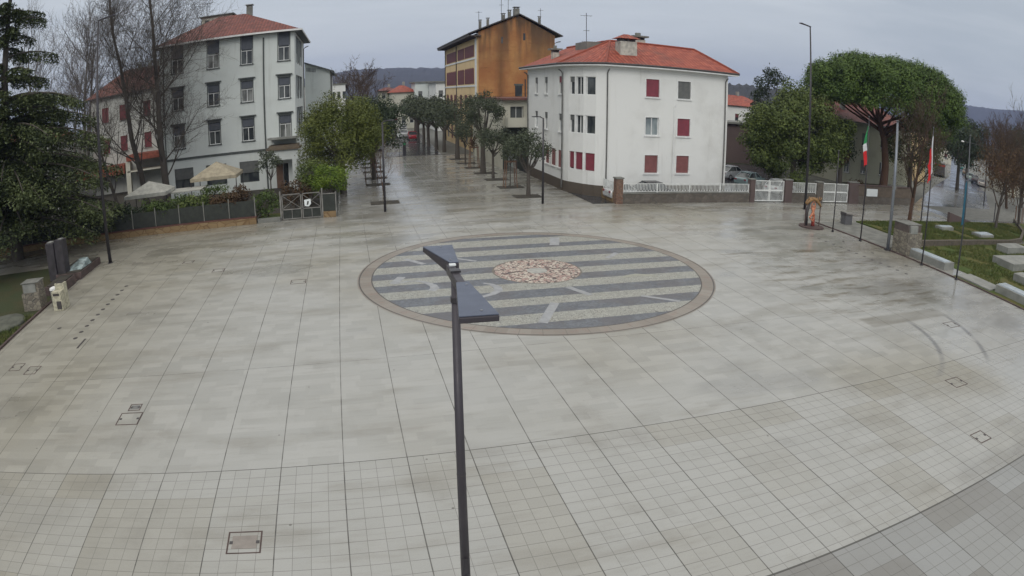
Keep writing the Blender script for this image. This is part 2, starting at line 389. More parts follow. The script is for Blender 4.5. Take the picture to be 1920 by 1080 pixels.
dark_metal = paint('dark_metal', (.055, .052, .058), .4, .3)
pole_metal = paint('grey_steel_pole', (.10, .105, .115), .35, .6)
lamp_top = paint('blue_grey_lamp_cover', (.105, .125, .175), .42, .2)
lamp_side = paint('anthracite_lamp', (.062, .056, .066), .45, .2)
rust = simple('corten_edging', (.075, .05, .045), .8, amt=.3)
wood = simple('stake_wood', (.17, .10, .065), .8, amt=.3)
canvas = simple('beige_canvas', (.33, .29, .21), .85, amt=.2)
canvas_w = simple('grey_white_canvas', (.38, .38, .34), .8, amt=.2)
mesh_dark = simple('green_black_netting', (.035, .040, .034), .9, amt=.3)
terracotta = simple('carved_red_wood', (.42, .12, .06), .55, amt=.25, scale=6, c2=(.52, .22, .12))
ochre = simple('ochre_carving', (.26, .15, .06), .6, amt=.35, scale=9)
tyre = simple('tyre_rubber', (.02, .02, .02), .8)
rimm = simple('alloy_rim', (.35, .35, .36), .3, metal=.6)
signw = simple('white_sign_face', (.74, .78, .78), .4, amt=.03)
# ------------------------------------------------------------------ setting
def sheet(name, poly, z, mat, kind='structure'):
    mb = MB(); mb.face([(x, y, z) for x, y in poly]); o = mb.build(name, mat); o['kind'] = kind; return o
wetpav = asphalt_mat('wet_pale_paving', (.20, .205, .205))
sheet('ground', [(-2600, -600), (3200, -600), (3200, 2900), (-2600, 2900)], -.06, field)
sheet('plaza_paving', [(-17, -25), (150, -25), (150, 46.9), (18.6, 46.9), (18.6, 89.2), (-.9, 89.2), (-.9, 47.3), (-60, 47.3), (-60, 39.5), (-17, 39.5)], 0, paving)
sheet('garden_ground', [(-75, 47.4), (-.95, 47.4), (-.95, 89.2), (-75, 89.2)], -.004, soil)
sheet('planting_ground', [(-60, -25), (-17.02, -25), (-17.02, 39.48), (-60, 39.48)], -.004, grassd)
sheet('courtyard', [(18.65, 47.), (58, 47.), (58, 75), (18.65, 75)], .004, asphalt)
sheet('avenue_road', [(5.4, 89.3), (13.0, 89.3), (18.5, 190), (40, 430), (32, 430), (10.8, 190)], .012, asphalt)
sheet('avenue_pavement', [(-3, 89.25), (21, 89.25), (27, 190), (6, 190)], .002, concrete)
sheet('side_road', [(97.5, 61.5), (130, 88), (330, 240), (322, 246), (110, 80), (84.5, 64.5)], .016, asphalt_r)
sheet('side_apron', [(57.3, 46.92), (76, 46.92), (97.5, 61.5), (84.5, 64.5)], .012, wetpav)
sheet('crossing_paving', [(56, 39.3), (76, 39.3), (86, 46.91), (57.3, 46.91)], .005, wetpav)
sheet('side_road_verge', [(60, 40), (160, 40), (400, 250), (300, 260), (84, 75), (57.5, 52)], .006, concrete)
# lawns with retaining kerbs at the right
mb = MB(); mb.prism([(34.2, 12), (90, 12), (90, 30.3), (36.4, 30.3), (36.4, 23.6), (34.2, 23.6)], -.02, .03); struct(mb.build('near_lawn', grass))
mb = MB(); mb.prism([(38.8, 30.5), (56, 30.5), (64, 33.6), (95, 34), (95, 39.1), (38.8, 38.2)], -.02, .14); struct(mb.build('far_lawn', grass))
mb = MB(); mb.prism([(34.1, 30.2), (38.7, 30.2), (38.7, 38.15), (34.1, 38.15)], -.02, .05); struct(mb.build('side_terrace', concrete))
mb = MB(); mb.box(33.98, 34.12, -20, 38.2, -.01, .07); struct(mb.build('lawn_kerb', rust))
mb = MB(); mb.box(-17.12, -16.98, -20, 39.5, -.01, .10); struct(mb.build('planting_kerb', rust))
# hills
def hill(name, az0, az1, dist, prof, seed, mat=hillm, rough=.5, depth=500):
    n = 170; mb = MB(); rr = random.Random(seed); rows = 7; base = len(mb.v)
    for k in range(rows):
        f = k/(rows-1)
        for i in range(n+1):
            a = az0+(az1-az0)*i/n; el = np.interp(a, [q[0] for q in prof], [q[1] for q in prof])
            D = dist+depth*f
            top = (8.7+D*math.tan(R(el)))
            nz = mnoise.noise(Vector((a*2.2, f*6, seed)))*3.5 + mnoise.noise(Vector((a*11., f*20, seed+5)))*3.*rough + (rr.random()*3.2*rough if k == rows-1 else rr.random()*2)
            z = -1 + (top+1)*math.sin(f*PI/2)**.8 + nz*f
            mb.v.append((D*math.sin(R(a)), D*math.cos(R(a)), z))
    for k in range(rows-1):
        for i in range(n):
            q = base+k*(n+1)+i; mb.f.append((q, q+1, q+n+2, q+n+1)); mb.uv.append(None); mb.mi.append(0)
    return struct(mb.build(name, mat))
hill('left_hill', -22, 22, 1150, [(-22, 1.2), (-8, 1.7), (-2, 1.9), (-1.2, 1.95), (-.3, 2.2), (1, 2.3), (5, 2.25), (9, 2.12), (14, 1.8), (22, 1.3)], 3)
hill('middle_hill', 22, 50, 420, [(22, .4), (30, 1.0), (33.5, 1.45), (36, 1.5), (39, 1.3), (44, .9), (50, .4)], 8, rough=.35, depth=120)
hill('right_hill', 46, 80, 2000, [(46, 1.5), (52, 2.4), (55, 2.72), (58.5, 3.0), (61.5, 3.5), (66, 3.8), (80, 4.0)], 5)

# ------------------------------------------------------------------ mosaic circle
CX, CY = 8.88, 29.54
mos = thing('mosaic_circle', 'large striped cobble mosaic circle set in the middle of the square', 'mosaic', (CX, CY, 0))
def disc(r0, r1, z, n=128):
    mb = MB()
    for i in range(n):
        a, c = 2*PI*i/n, 2*PI*(i+1)/n
        if r0 == 0: mb.face([(0, 0, z), (r1*math.cos(a), r1*math.sin(a), z), (r1*math.cos(c), r1*math.sin(c), z)])
        else: mb.face([(r0*math.cos(a), r0*math.sin(a), z), (r1*math.cos(a), r1*math.sin(a), z), (r1*math.cos(c), r1*math.sin(c), z), (r0*math.cos(c), r0*math.sin(c), z)])
    return mb
disc(2.2, 8.0, .005).build('striped_field', mosaic, mos)
disc(8.0, 8.72, .005).build('border_ring', ringm, mos)
me_ = disc(.50, 2.12, .006).build('medallion', medm, mos)
disc(2.12, 2.2, .006).build('medallion_rim', simple('dark_rim', (.16, .145, .12), .6), mos)
disc(0, .50, .007).build('centre_disc', simple('pale_centre_stone', (.36, .36, .33), .5, amt=.15), mos)
def flat_strip(name, pts, w, mat, z=.009):
    mb = MB(); n = len(pts)
    ws = w if hasattr(w, '__len__') else [w]*n
    L = []
    for i, (x, y) in enumerate(pts):
        a, c = pts[max(i-1, 0)], pts[min(i+1, n-1)]; d = Vector((c[0]-a[0], c[1]-a[1])).normalized(); nn = Vector((-d.y, d.x))*ws[i]/2
        L.append(((x+nn.x-CX, y+nn.y-CY, z), (x-nn.x-CX, y-nn.y-CY, z)))
    for i in range(n-1): mb.face([L[i][1], L[i+1][1], L[i+1][0], L[i][0]])
    return mb.build(name, mat, mos)
inl = simple('pale_stone_inlay', (.31, .32, .33), .5, amt=.15)
for pts, w in (([(12.0, 36.3), (11.35, 34.4)], .55), ([(9.45, 26.6), (10.05, 25.25)], .3), ([(12.2, 24.6), (13.55, 23.5)], .22), ([(8.2, 24.6), (7.0, 22.4)], .38),
               ([(2.8, 33.4), (3.65, 32.1)], .3), ([(5.2, 33.0), (6.35, 32.0)], .22), ([(13.2, 31.0), (14.15, 31.95)], .3), ([(2.3, 30.05), (1.85, 29.0)], .42)):
    flat_strip('inlay', pts, w, inl)
flat_strip('inlay', [(2.1, 29.0), (2.5, 29.25), (2.95, 29.2), (3.35, 28.85), (3.6, 28.3), (3.62, 27.85), (3.4, 27.5)], [.1, .14, .18, .26, .36, .42, .36], inl)
flat_strip('inlay', [(5.9, 28.1), (6.2, 27.8), (6.38, 27.3), (6.3, 26.8), (5.95, 26.4), (5.3, 26.05)], [.15, .25, .36, .4, .3, .2], inl)
flat_strip('inlay', [(12.5, 27.4), (12.9, 27.6), (13.4, 27.68), (13.9, 27.5), (14.3, 27.2)], [.1, .35, .45, .35, .1], simple('pale_cobble', (.30, .30, .25), .5))
flat_strip('inlay', [(7.1, 29.2), (7.8, 29.55), (8.3, 29.6)], [.08, .16, .08], simple('dark_bar', (.08, .06, .055), .6), .008)
flat_strip('inlay', [(9.7, 29.75), (10.3, 29.65), (10.9, 29.3)], [.14, .16, .08], MATS['dark_bar'], .008)

# manholes, ground lights, drains
def manhole(x0, x1, y0, y1, label, lid=None):
    t = thing('manhole_cover', label, 'manhole', ((x0+x1)/2, (y0+y1)/2, 0)); w, d = (x1-x0)/2, (y1-y0)/2
    mb = MB(); e = .035
    for a in ((-w, w, -d, -d+e), (-w, w, d-e, d), (-w, -w+e, -d+e, d-e), (w-e, w, -d+e, d-e)): mb.box(*a, -.01, .006)
    mb.build('cover_frame', rust, t)
    if lid:
        mb = MB(); mb.box(-w*.72, w*.72, -d*.55, d*.6, -.01, .005); mb.build('lid', lid, t)
    for s in (-1, 1): mb = MB(); mb.box(s*(w-.09)-.04, s*(w-.09)+.04, -.05, .05, -.01, .007); mb.build('lifting_slot', gutter, t)
lidm = simple('worn_lid', (.25, .225, .20), .6); lidd = simple('iron_lid', (.15, .15, .145), .55)
manhole(-3.37, -2.58, 10.62, 11.4, 'large square manhole with tan lid in the small slabs at the bottom left', lidm)
manhole(-7.9, -7.1, 16.8, 17.6, 'empty framed square manhole left of centre below a small iron cover')
manhole(-7.72, -7.28, 17.75, 18.2, 'small solid grey iron cover just above a framed manhole', lidd)
manhole(-15.05, -14.4, 21.7, 22.45, 'square manhole outline nearest the left edge of the paving')
manhole(-13.95, -13.3, 21.25, 22.05, 'square manhole outline crossed by a paving joint at far left')
manhole(19.55, 20.4, 12.1, 12.8, 'framed manhole near the faint tyre marks on the right, lower one')
manhole(25.15, 26.0, 16.8, 17.45, 'framed manhole in the wet paving by the fifth flagpole')
manhole(-3.1, -2.33, 30.3, 31.0, 'small framed manhole left of the mosaic circle')
manhole(-10.2, -9.5, 36.5, 37.1, 'manhole outline in the paving near the low tan wall')
manhole(-7.8, -7.1, 33.9, 34.5, 'manhole outline between the circle and the tall left lamp')
manhole(17.0, 17.7, 8.8, 9.4, 'manhole outline at the right edge just above the dark kerb joint')
lg = MB(); lg.lathe([(.12, 0), (.12, .006), (.085, .009), (.01, .009)], 16)
L0 = lg.build('ground_light', gutter)
tag(L0, 'round ground light nearest the camera in the left row of dark dots', 'ground light', 'row of ground lights at the left'); L0.location = (-12.78, 25.02, 0)
for i in range(1, 11):
    q = L0.copy(); COL.objects.link(q); q.location = (-12.78+.01*i, 25.02+.777*i, 0); q['label'] = '%s round ground light from the near end of the left row' % ORD[i]
q = L0.copy(); COL.objects.link(q); q.location = (-14.4, 26.59, 0); del q['group']; q['label'] = 'single round ground light between the left row and the box'
for i in range(13):
    q = L0.copy(); COL.objects.link(q); q.location = (30.33-.018*i, 24.7+.777*i, 0)
    q['label'] = '%s round ground light from the near end of the right row' % (ORD+['thirteenth'])[i]; q['group'] = 'row of ground lights by the flagpoles'
for k, (x, y, lb) in enumerate(((31.7, 32.3, 'beside the second flagpole'), (31.8, 29.3, 'between the stone pillar and the light row'), (32.06, 26.2, 'beside the long bench'))):
    q = L0.copy(); COL.objects.link(q); q.location = (x, y, 0); q['label'] = 'lone round ground light ' + lb; del q['group']
mb = MB(); mb.box(-.05, .05, -.55, .55, -.01, .006); dr = mb.build('drain_slot', gutter, loc=(-12.15, 24.3, 0)); tag(dr, 'short dark drain slot beside the left row of ground lights', 'drain')
# ------------------------------------------------------------------ buildings
class Fac:
    """a vertical wall plane from A to B (outside on the right hand when walking A->B is the -normal side given by n)"""
    def __init__(s, A, B, n=None):
        s.A = Vector((A[0], A[1], 0)); s.B = Vector((B[0], B[1], 0)); s.d = (s.B-s.A).normalized(); s.L = (s.B-s.A).length
        s.n = Vector((s.d.y, -s.d.x, 0))      # outward
    def p(s, u, z, out=0): q = s.A+s.d*u+s.n*out; return (q.x, q.y, z)
    def wall(s, mb, z0, z1, ops, depth=.16):
        us = sorted({0, s.L, *[o[0] for o in ops], *[o[1] for o in ops]}); zs = sorted({z0, z1, *[o[2] for o in ops], *[o[3] for o in ops]})
        for i in range(len(us)-1):
            for k in range(len(zs)-1):
                u, z = (us[i]+us[i+1])/2, (zs[k]+zs[k+1])/2
                if any(o[0] < u < o[1] and o[2] < z < o[3] for o in ops): continue
                mb.face([s.p(us[i], zs[k]), s.p(us[i+1], zs[k]), s.p(us[i+1], zs[k+1]), s.p(us[i], zs[k+1])])
        for a, b, c, d in ops:
            mb.face([s.p(a, c), s.p(a, c, -depth), s.p(a, d, -depth), s.p(a, d)]); mb.face([s.p(b, c, -depth), s.p(b, c), s.p(b, d), s.p(b, d, -depth)])
            mb.face([s.p(a, d), s.p(a, d, -depth), s.p(b, d, -depth), s.p(b, d)]); mb.face([s.p(a, c, -depth), s.p(a, c), s.p(b, c), s.p(b, c, -depth)])
    def fbox(s, mb, u0, u1, z0, z1, o0, o1):
        c = [s.p(u0, z0, o1), s.p(u1, z0, o1), s.p(u1, z0, o0), s.p(u0, z0, o0), s.p(u0, z1, o1), s.p(u1, z1, o1), s.p(u1, z1, o0), s.p(u0, z1, o0)]
        i = len(mb.v); mb.v.extend(c)
        for q in ((0,3,2,1),(4,5,6,7),(0,1,5,4),(1,2,6,5),(2,3,7,6),(3,0,4,7)): mb.f.append(tuple(i+k for k in q)); mb.uv.append(None); mb.mi.append(0)
def window(F, par, a, b, c, d, frame=None, pane=None, depth=.16, mull=1, trans=None, sill=None, lintel=None, shutter=None, sh=1., surround=None, edge=.055):
    """window part with pane, sill, lintel, shutter as sub-parts"""
    fr = MB(); e = edge; o1 = -depth+.05; o0 = -depth-.03
    for q in ((a, b, c, c+e), (a, b, d-e, d), (a, a+e, c+e, d-e), (b-e, b, c+e, d-e)): F.fbox(fr, *q, o0, o1)
    top = d-e
    if trans: zt = c+(d-c)*trans; F.fbox(fr, a+e, b-e, zt-e/2, zt+e/2, o0, o1-.003); top = zt-e/2
    for k in range(mull):
        u = a+(b-a)*(k+1)/(mull+1); F.fbox(fr, u-e*.6, u+e*.6, c+e, top, o0, o1-.006)
    w = fr.build('window', frame or trimw, par)
    pm = MB(); F.fbox(pm, a+.01, b-.01, c+.01, d-.01, -depth-.06, -depth-.01); pm.build('pane', pane or glass, w)
    if shutter == 'leaves':
        zt = d+.25*(c < 12); pts = [(a-.045, c-.03), ((a+b)/2-.005, c-.03), ((a+b)/2-.005, d+.02), ((a+b)/2-.005-(b-a)*.25, zt), (a-.045, d+.02)]
        for q in (0, 1):
            m_ = MB(); pp = [(x if not q else a+b-x, z) for x, z in pts]; lo_ = [F.p(x, z, .012) for x, z in pp]; hi_ = [F.p(x, z, .055) for x, z in pp]
            m_.face(hi_ if not q else hi_[::-1]); m_.face(lo_[::-1] if not q else lo_)
            for k in range(5): e_ = [lo_[k], lo_[(k+1) % 5], hi_[(k+1) % 5], hi_[k]]; m_.face(e_ if not q else e_[::-1])
            m_.build('shutter', shut_mar, w)
    elif shutter:
        zz = d-(d-c)*sh; m_ = MB(); F.fbox(m_, a+.02, b-.02, zz, d-.003, -depth+.055, -depth+.09); m_.build('shutter', shutter, w)
    if sill: m_ = MB(); F.fbox(m_, a-.12, b+.12, c-.10, c-.002, -depth+.06, .12); m_.build('sill', sill, w)
    if lintel:
        m_ = MB(); F.fbox(m_, a-.10, b+.10, d+.04, d+.26, .004, .08); F.fbox(m_, a-.26, b+.26, d+.26, d+.38, .004, .24); m_.build('lintel', lintel, w)
    if surround:
        m_ = MB(); g = .075
        F.fbox(m_, a-g, a-.002, c, d, -.02, .035); F.fbox(m_, b+.002, b+g, c, d, -.02, .035); F.fbox(m_, a-g, b+g, d+.002, d+g*.6, -.02, .03); m_.build('surround', surround, w)
    return w
def roofpoly(mb, pts, th=.0):
    """one sloping roof face with uv in metres: u along first edge, v up the slope"""
    P_ = [Vector(p) for p in pts]; u = (P_[1]-P_[0]).normalized(); n = u.cross(P_[2]-P_[0]).normalized(); v = n.cross(u)
    mb.face(pts, [((p-P_[0]).dot(u), (p-P_[0]).dot(v)) for p in P_])
def vpipe(par, x, y, z0, z1, r=.05, mat=None, kink=None):
    mb = MB(); pts = [(x, y, z0), (x, y, z1)]
    if kink: pts += [(x+kink[0]*.5, y+kink[1]*.5, z1+.22), (x+kink[0], y+kink[1], z1+.32)]
    mb.tube(pts, r, 6); return mb.build('downpipe', mat or pipe_g, par)
def hiproof(par, poly, z, ridge, zr, mat, over=.6, name='roof', sof=None, fascia=None, th=.14):
    """poly: eave corners (ccw), ridge: list of (corner index pair -> ridge pts) given as ridge end points r0,r1; faces defined by caller"""
    pass

# ---- white apartment house on the left, four storeys
A_ = thing('apartment_house', 'tall pale four storey house behind the garden fence, tree branches crossing its wall', 'house', (-12, 66, 0))
def rel(o):       # helper: parent keeps world coordinates
    return o
YA = 65.5; XL, XR = -19.4, -5.0
A_.location = (0, 0, 0)
FA = Fac((XL, YA), (XR, YA)); FAe = Fac((XR, YA), (XR, 80.5))
cols = [(-17.95, -16.75), (-14.05, -12.85), (-10.5, -9.3), (-6.65, -5.5)]
rows = [(5.05, 7.25), (9.0, 11.1), (12.85, 15.75)]
ops = []; 
for (x0, x1) in cols:
    for (z0, z1) in rows: ops.append((x0-XL, x1-XL, z0, z1))
gops = [(-18.1-XL, -16.0-XL, .9, 3.0), (-14.6-XL, -12.4-XL, .9, 3.0), (-11.0-XL, -9.0-XL, .85, 2.98), (-7.1-XL, -5.9-XL, .02, 2.5)]
mb = MB(); FA.wall(mb, 0, 15.75, ops+gops)
eops = [(y0-YA, y1-YA, z0, z1) for (z0, z1) in ((5.2, 7.9), (8.85, 11.3), (12.6, 15.4)) for (y0, y1) in ((67.6, 69.6), (70.3, 72.9), (73.6, 76.2))]
FAe.wall(mb, 0, 15.75, eops)
Fac((XR, 80.5), (XL, 80.5)).wall(mb, 0, 15.75, []); Fac((XL, 80.5), (XL, YA)).wall(mb, 0, 15.75, [])
mb.build('wall', st_pale, A_)
for i, (x0, x1) in enumerate(cols):
    for k, (z0, z1) in enumerate(rows):
        topf = k == 2
        window(FA, A_, x0-XL, x1-XL, z0, z1, pane=glass if (i+k) % 3 else glass_c, mull=1, trans=.60 if not topf else .48, sill=trimd, lintel=None if topf else trimd,
               shutter=blind, sh=.34 if not topf else .46, surround=trimd)
for k, o in enumerate(gops): window(FA, A_, *o, pane=glass, mull=1 if k == 3 else 0, shutter=shut_grey if k < 3 else None, sh=.55, frame=trimd if k < 3 else trimw, edge=.07)
for k, o in enumerate(eops): window(FAe, A_, *o, pane=glass_c, mull=1, shutter=shut_grey if k % 3 else blind, sh=.9 if k % 2 else .6, surround=trimd, edge=.1)
mb = MB(); FA.fbox(mb, 0, 11.6, 3.86, 4.08, .004, .10); mb.build('string_course', trimd, A_)
vpipe(A_, -8.15, YA-.08, 0, 15.4, .075, trimd); vpipe(A_, -18.9, YA-.08, 0, 15.3, .06, trimd); vpipe(A_, XR+.08, 78.9, 3, 14.9, .06, pipe_g, (.6, 0))
mb = MB(); zE = 15.75
ex0, ex1, ey0, ey1 = XL-.7, XR+.75, YA-.75, 81.2
mb.box(ex0, ex1, ey0, ey1, zE, zE+.09); mb.build('soffit', trimd, A_)
mb = MB()
mb.box(ex0-.08, ex1+.08, ey0-.08, ey0, zE+.02, zE+.2); mb.box(ex1, ex1+.08, ey0, ey1, zE+.02, zE+.2); mb.build('gutter', trimw, A_)
mb = MB(); r0, r1 = (-14.2, 72.6, 19.2), (-11.2, 72.6, 19.2); z = zE+.12
roofpoly(mb, [(ex0, ey0, z), (ex1, ey0, z), r1, r0]); roofpoly(mb, [(ex1, ey0, z), (ex1, ey1, z), r1]); roofpoly(mb, [(ex1, ey1, z), (ex0, ey1, z), r0, r1]); roofpoly(mb, [(ex0, ey1, z), (ex0, ey0, z), r0])
roofA = mb.build('roof', tile_a, A_)
mb = MB(); mb.box(-11.0, -10.35, 72.3, 72.95, 18.6, 20.0); mb.box(-11.1, -10.25, 72.2, 73.05, 20.1, 20.2)
for sx in (-.95, -.4): mb.box(-10.02+sx, -9.95+sx, 72.3, 72.36, 19.9, 20.12)
mb.build('chimney', concrete, roofA)
mb = MB(); mb.box(-16.6, -13.0, 74.0, 77.5, 17.2, 19.55); mb.build('roof_lantern', st_cream, roofA)
mb = MB(); mb.box(-16.9, -12.7, 73.7, 77.8, 19.57, 19.7); mb.build('lantern_slab', trimd, roofA)
for k in range(4): mb = MB(); mb.box(-16.2+k*.9, -15.75+k*.9, 73.93, 73.99, 18.4, 19.2); mb.build('vent_opening', glass, roofA)
mb = MB(); mb.tube([(-16.1, 74.5, 19.6), (-16.1, 74.5, 21.4)], .04, 5); mb.tube([(-16.8, 74.5, 21.3), (-15.4, 74.5, 21.35)], .03, 4); mb.build('aerial', gutter, roofA)
for k in range(5):
    pass
# entrance canopy and balcony
mb = MB(); mb.box(-7.7, -4.6, 63.3, YA-.01, 5.0, 5.12); mb.box(-7.7, -4.6, 63.3, 63.36, 5.12, 5.2); mb.build('balcony_slab', concrete_l, A_)
mb = MB(); mb.box(-7.85, -4.5, 63.0, YA-.01, 3.98, 4.2); mb.prism([(-7.6, 63.2), (-4.7, 63.2), (-4.7, 65.4), (-7.6, 65.4)], 4.2, 4.42)
cn = mb.build('canopy', simple('brown_canopy', (.14, .11, .075), .6), A_)
mb = MB(); mb.box(-7.7, -4.7, 63.25, 63.6, 3.0, 3.97); mb.box(-5.35, -4.9, 63.25, 63.7, 0, 3.0); mb.build('porch', st_pale, A_)
mb = MB(); mb.box(-7.2, -6.5, 65.35, 65.4, 0, 2.4); mb.build('door', simple('brown_door', (.12, .07, .045), .6), A_)

# ---- annex gable behind it
t = thing('annex_building', 'lower white annex with lean-to roof right behind the tall pale house', 'building')
FX = Fac((-4.99, 82.), (-1.75, 82.))
mb = MB(); mb.face([(-4.99, 82, 0), (-1.85, 82, 0), (-1.85, 82, 12.1), (-4.99, 82, 13.25)]); mb.face([(-1.85, 82, 0), (-1.85, 100, 0), (-1.85, 100, 12.1), (-1.85, 82, 12.1)])
mb.face([(-4.99, 100, 0), (-4.99, 82, 0), (-4.99, 82, 13.25), (-4.99, 100, 13.25)]); mb.face([(-1.85, 100, 0), (-4.99, 100, 0), (-4.99, 100, 13.25), (-1.85, 100, 12.1)])
mb.build('wall', st_pale, t)
mb = MB(); mb.face([(-5.0, 81.5, 13.4), (-1.3, 81.5, 12.05), (-1.3, 100, 12.05), (-5.0, 100, 13.4)]); mb.face([(-5.0, 81.5, 13.2), (-1.3, 81.5, 11.85), (-1.3, 81.5, 12.05), (-5.0, 81.5, 13.4)])
mb.face([(-1.3, 81.5, 11.85), (-1.3, 100, 11.85), (-1.3, 100, 12.05), (-1.3, 81.5, 12.05)]); mb.face([(-5, 81.5, 13.2), (-5, 100, 13.2), (-1.3, 100, 11.85), (-1.3, 81.5, 11.85)]); mb.build('roof', trimd, t)
for k in range(7): mb = MB(); mb.box(-4.75+k*.17, -4.67+k*.17, 81.96, 81.995, 12.2-.03*k, 12.7-.03*k); mb.build('vent_slot', glass, t)
mb = MB(); vpipe(t, -1.7, 81.9, 0, 11.6, .08, gutter)
# ---- low white building beyond
t = thing('low_house', 'small flat white building far down the avenue beside the annex', 'building')
mb = MB(); mb.box(-8, .1, 112, 122, 0, 10.8); mb.build('wall', st_white, t)
mb = MB(); mb.box(-8.2, .3, 111.8, 122.2, 10.81, 11.0); mb.build('roof', concrete, t)
for k in range(3): mb = MB(); mb.box(-2.2+k*.9, -1.7+k*.9, 111.93, 111.99, 8.4, 9.6); mb.build('window', glass, t)

# ---- red-brown roofed house at far left
t = thing('shuttered_house', 'grey two storey house with brown tiled roof and maroon shutters behind the bare trees', 'house')
YB = 78.; bx0, bx1 = -33.0, -20.6; FB = Fac((bx0, YB), (bx1, YB)); FBe = Fac((bx1, YB), (bx1, 88))
bops = [(x-bx0, x+1.0-bx0, z0, z0+1.9) for x in (-31.4, -28.8, -25.4, -22.6) for z0 in (5.1, 9.0)]
mb = MB(); FB.wall(mb, 0, 12.3, bops); FBe.wall(mb, 0, 12.3, []); Fac((bx0, 88), (bx0, YB)).wall(mb, 0, 12.3, []); Fac((bx1, 88), (bx0, 88)).wall(mb, 0, 12.3, []); mb.build('wall', st_house, t)
for o in bops: window(FB, t, *o, pane=glass, shutter=shut_mar, sh=.98, sill=concrete, mull=0, frame=shut_mar)
mb = MB(); e = .7; z = 12.32; a = [(bx0-e, YB-e, z), (bx1+e, YB-e, z), (bx1+e, 88+e, z), (bx0-e, 88+e, z)]; r0, r1 = (-29.5, 83, 15.6), (-23.5, 83, 15.6)
roofpoly(mb, [a[0], a[1], r1, r0]); roofpoly(mb, [a[1], a[2], r1]); roofpoly(mb, [a[2], a[3], r0, r1]); roofpoly(mb, [a[3], a[0], r0]); rf = mb.build('roof', tile_b, t)
mb = MB(); mb.box(bx0-e, bx1+e, YB-e, 88+e, z-.14, z-.02); mb.build('soffit', soffit, t)
for cx_ in (-27.6, -26.1, -24.8): mb = MB(); mb.box(cx_, cx_+.5, 82.6, 83.1, 15.0, 16.1); mb.box(cx_-.1, cx_+.6, 82.5, 83.2, 16.2, 16.3); mb.build('chimney', concrete, rf)
mb = MB(); mb.box(-22.6, -21.8, 80, 80.8, 13.5, 15.9); mb.build('chimney', st_cream, rf)
for k, (x0, x1, z0, z1) in enumerate(((-27.0, -20.7, 3.9, 4.6), (-34.5, -27.4, 2.5, 3.6))):
    mb = MB(); mb.box(x0, x1, YB-3.2+k*.2, YB-.01, z0, z1); mb.build('awning', simple('rust_red_panel%s' % ('' if k == 0 else '_faded'), (.22, .06, .035), .7, amt=.3), t)
mb = MB(); mb.box(-27, -20.7, YB-3.0, YB-.02, 2.55, 2.7); mb.box(-27.2, -26.6, YB-3.0, YB-2.4, 0, 3.85); mb.build('porch', st_cream, t)

# ---- orange palazzo
t = thing('palazzo', 'tall yellow and orange palazzo with a weathered windowless gable wall and maroon shutters', 'building')
dx0, dx1, dy0, dy1 = 17.8, 28.5, 87., 116.
F1 = Fac((dx0, dy1), (dx0, dy0))        # street side, seen from -X
L1 = F1.L
tw = []
for (ya, yb, n) in ((114.3, 104.6, 5), (103.0, 97.6, 3), (97.0, 90.0, 4)):
    w = (ya-yb)/n
    for k in range(n): tw.append((dy1-(ya-k*w)+.05, dy1-(ya-(k+1)*w)-.05))
ops = [(a, b, 13.75, 15.4) for a, b in tw] + [(a, b, 9.85, 11.9) for a, b in tw] + [(a, b, 5.9, 8.0) for a, b in tw[::2]] + [(a, b, .8, 3.6) for a, b in tw[::2]]
mb = MB(); F1.wall(mb, 0, 16.35, ops); wl = mb.build('street_wall', st_yel, t)
wl['label'] = 'cream yellow street wall with rows of shutters'
mb = MB(); rx = 23.4; rz = 19.6
mb.face([(dx0, dy0, 0), (dx1, dy0, 0), (dx1, dy0, 16.7), (rx, dy0, rz-.15), (dx0, dy0, 17.0)])
g = mb.build('gable_wall', st_orange, t); g['label'] = 'blind orange gable wall with dark weather stains'
mb = MB(); mb.face([(dx1, dy0, 0), (dx1, dy1, 0), (dx1, dy1, 16.7), (dx1, dy0, 16.7)]); mb.face([(dx1, dy1, 0), (dx0, dy1, 0), (dx0, dy1, 17), (rx, dy1, rz-.15), (dx1, dy1, 16.7)]); mb.build('rear_wall', st_yel, t)
for k, o in enumerate(ops): window(F1, t, *o, shutter='leaves' if o[2] > 5 else (shut_mar if k % 2 else shut_grey), sh=1., mull=0, pane=glass, frame=shut_mar)
mb = MB()
for z0, z1 in ((13.3, 13.55), (9.4, 9.65)): F1.fbox(mb, 0, L1-1.6, z0, z1, .004, .10)
F1.fbox(mb, L1-2.2, L1-.9, 0, 16.2, .004, .06); mb.build('white_band', trimw, t)
for yy in (dy0+.35, 104.1, dy1-.3): vpipe(t, dx0-.09, yy, 0, 16.2, .07, MATS['cream_yellow_plaster'] if yy < 90 else gutter, (-1.0, 0))
mb = MB(); ov = 1.35; z = 16.72
a0, a1 = (dx0-ov, dy0-.45), (dx0-ov, dy1+.6); b0, b1 = (dx1+ov*.75, dy0-.45), (dx1+ov*.75, dy1+.6)
roofpoly(mb, [(a1[0], a1[1], z+.12), (a0[0], a0[1], z+.12), (rx, a0[1], rz+.12), (rx, a1[1], rz+.12)]); roofpoly(mb, [(b0[0], b0[1], z+.05), (b1[0], b1[1], z+.05), (rx, b1[1], rz+.12), (rx, b0[1], rz+.12)])
rf = mb.build('roof', tile_b, t)
mb = MB(); mb.box(a0[0], dx0+.3, a0[1]+.01, a1[1], 16.36, 16.5); mb.face([(a0[0]+.01, a0[1]+.01, 16.5), (a0[0]+.01, a1[1], 16.5), (a0[0]+.01, a1[1], z), (a0[0]+.01, a0[1]+.01, z)])
for k in range(34): mb.box(a0[0]+.02, dx0-.01, dy0+.3+k*.86, dy0+.42+k*.86, 16.24, 16.355)
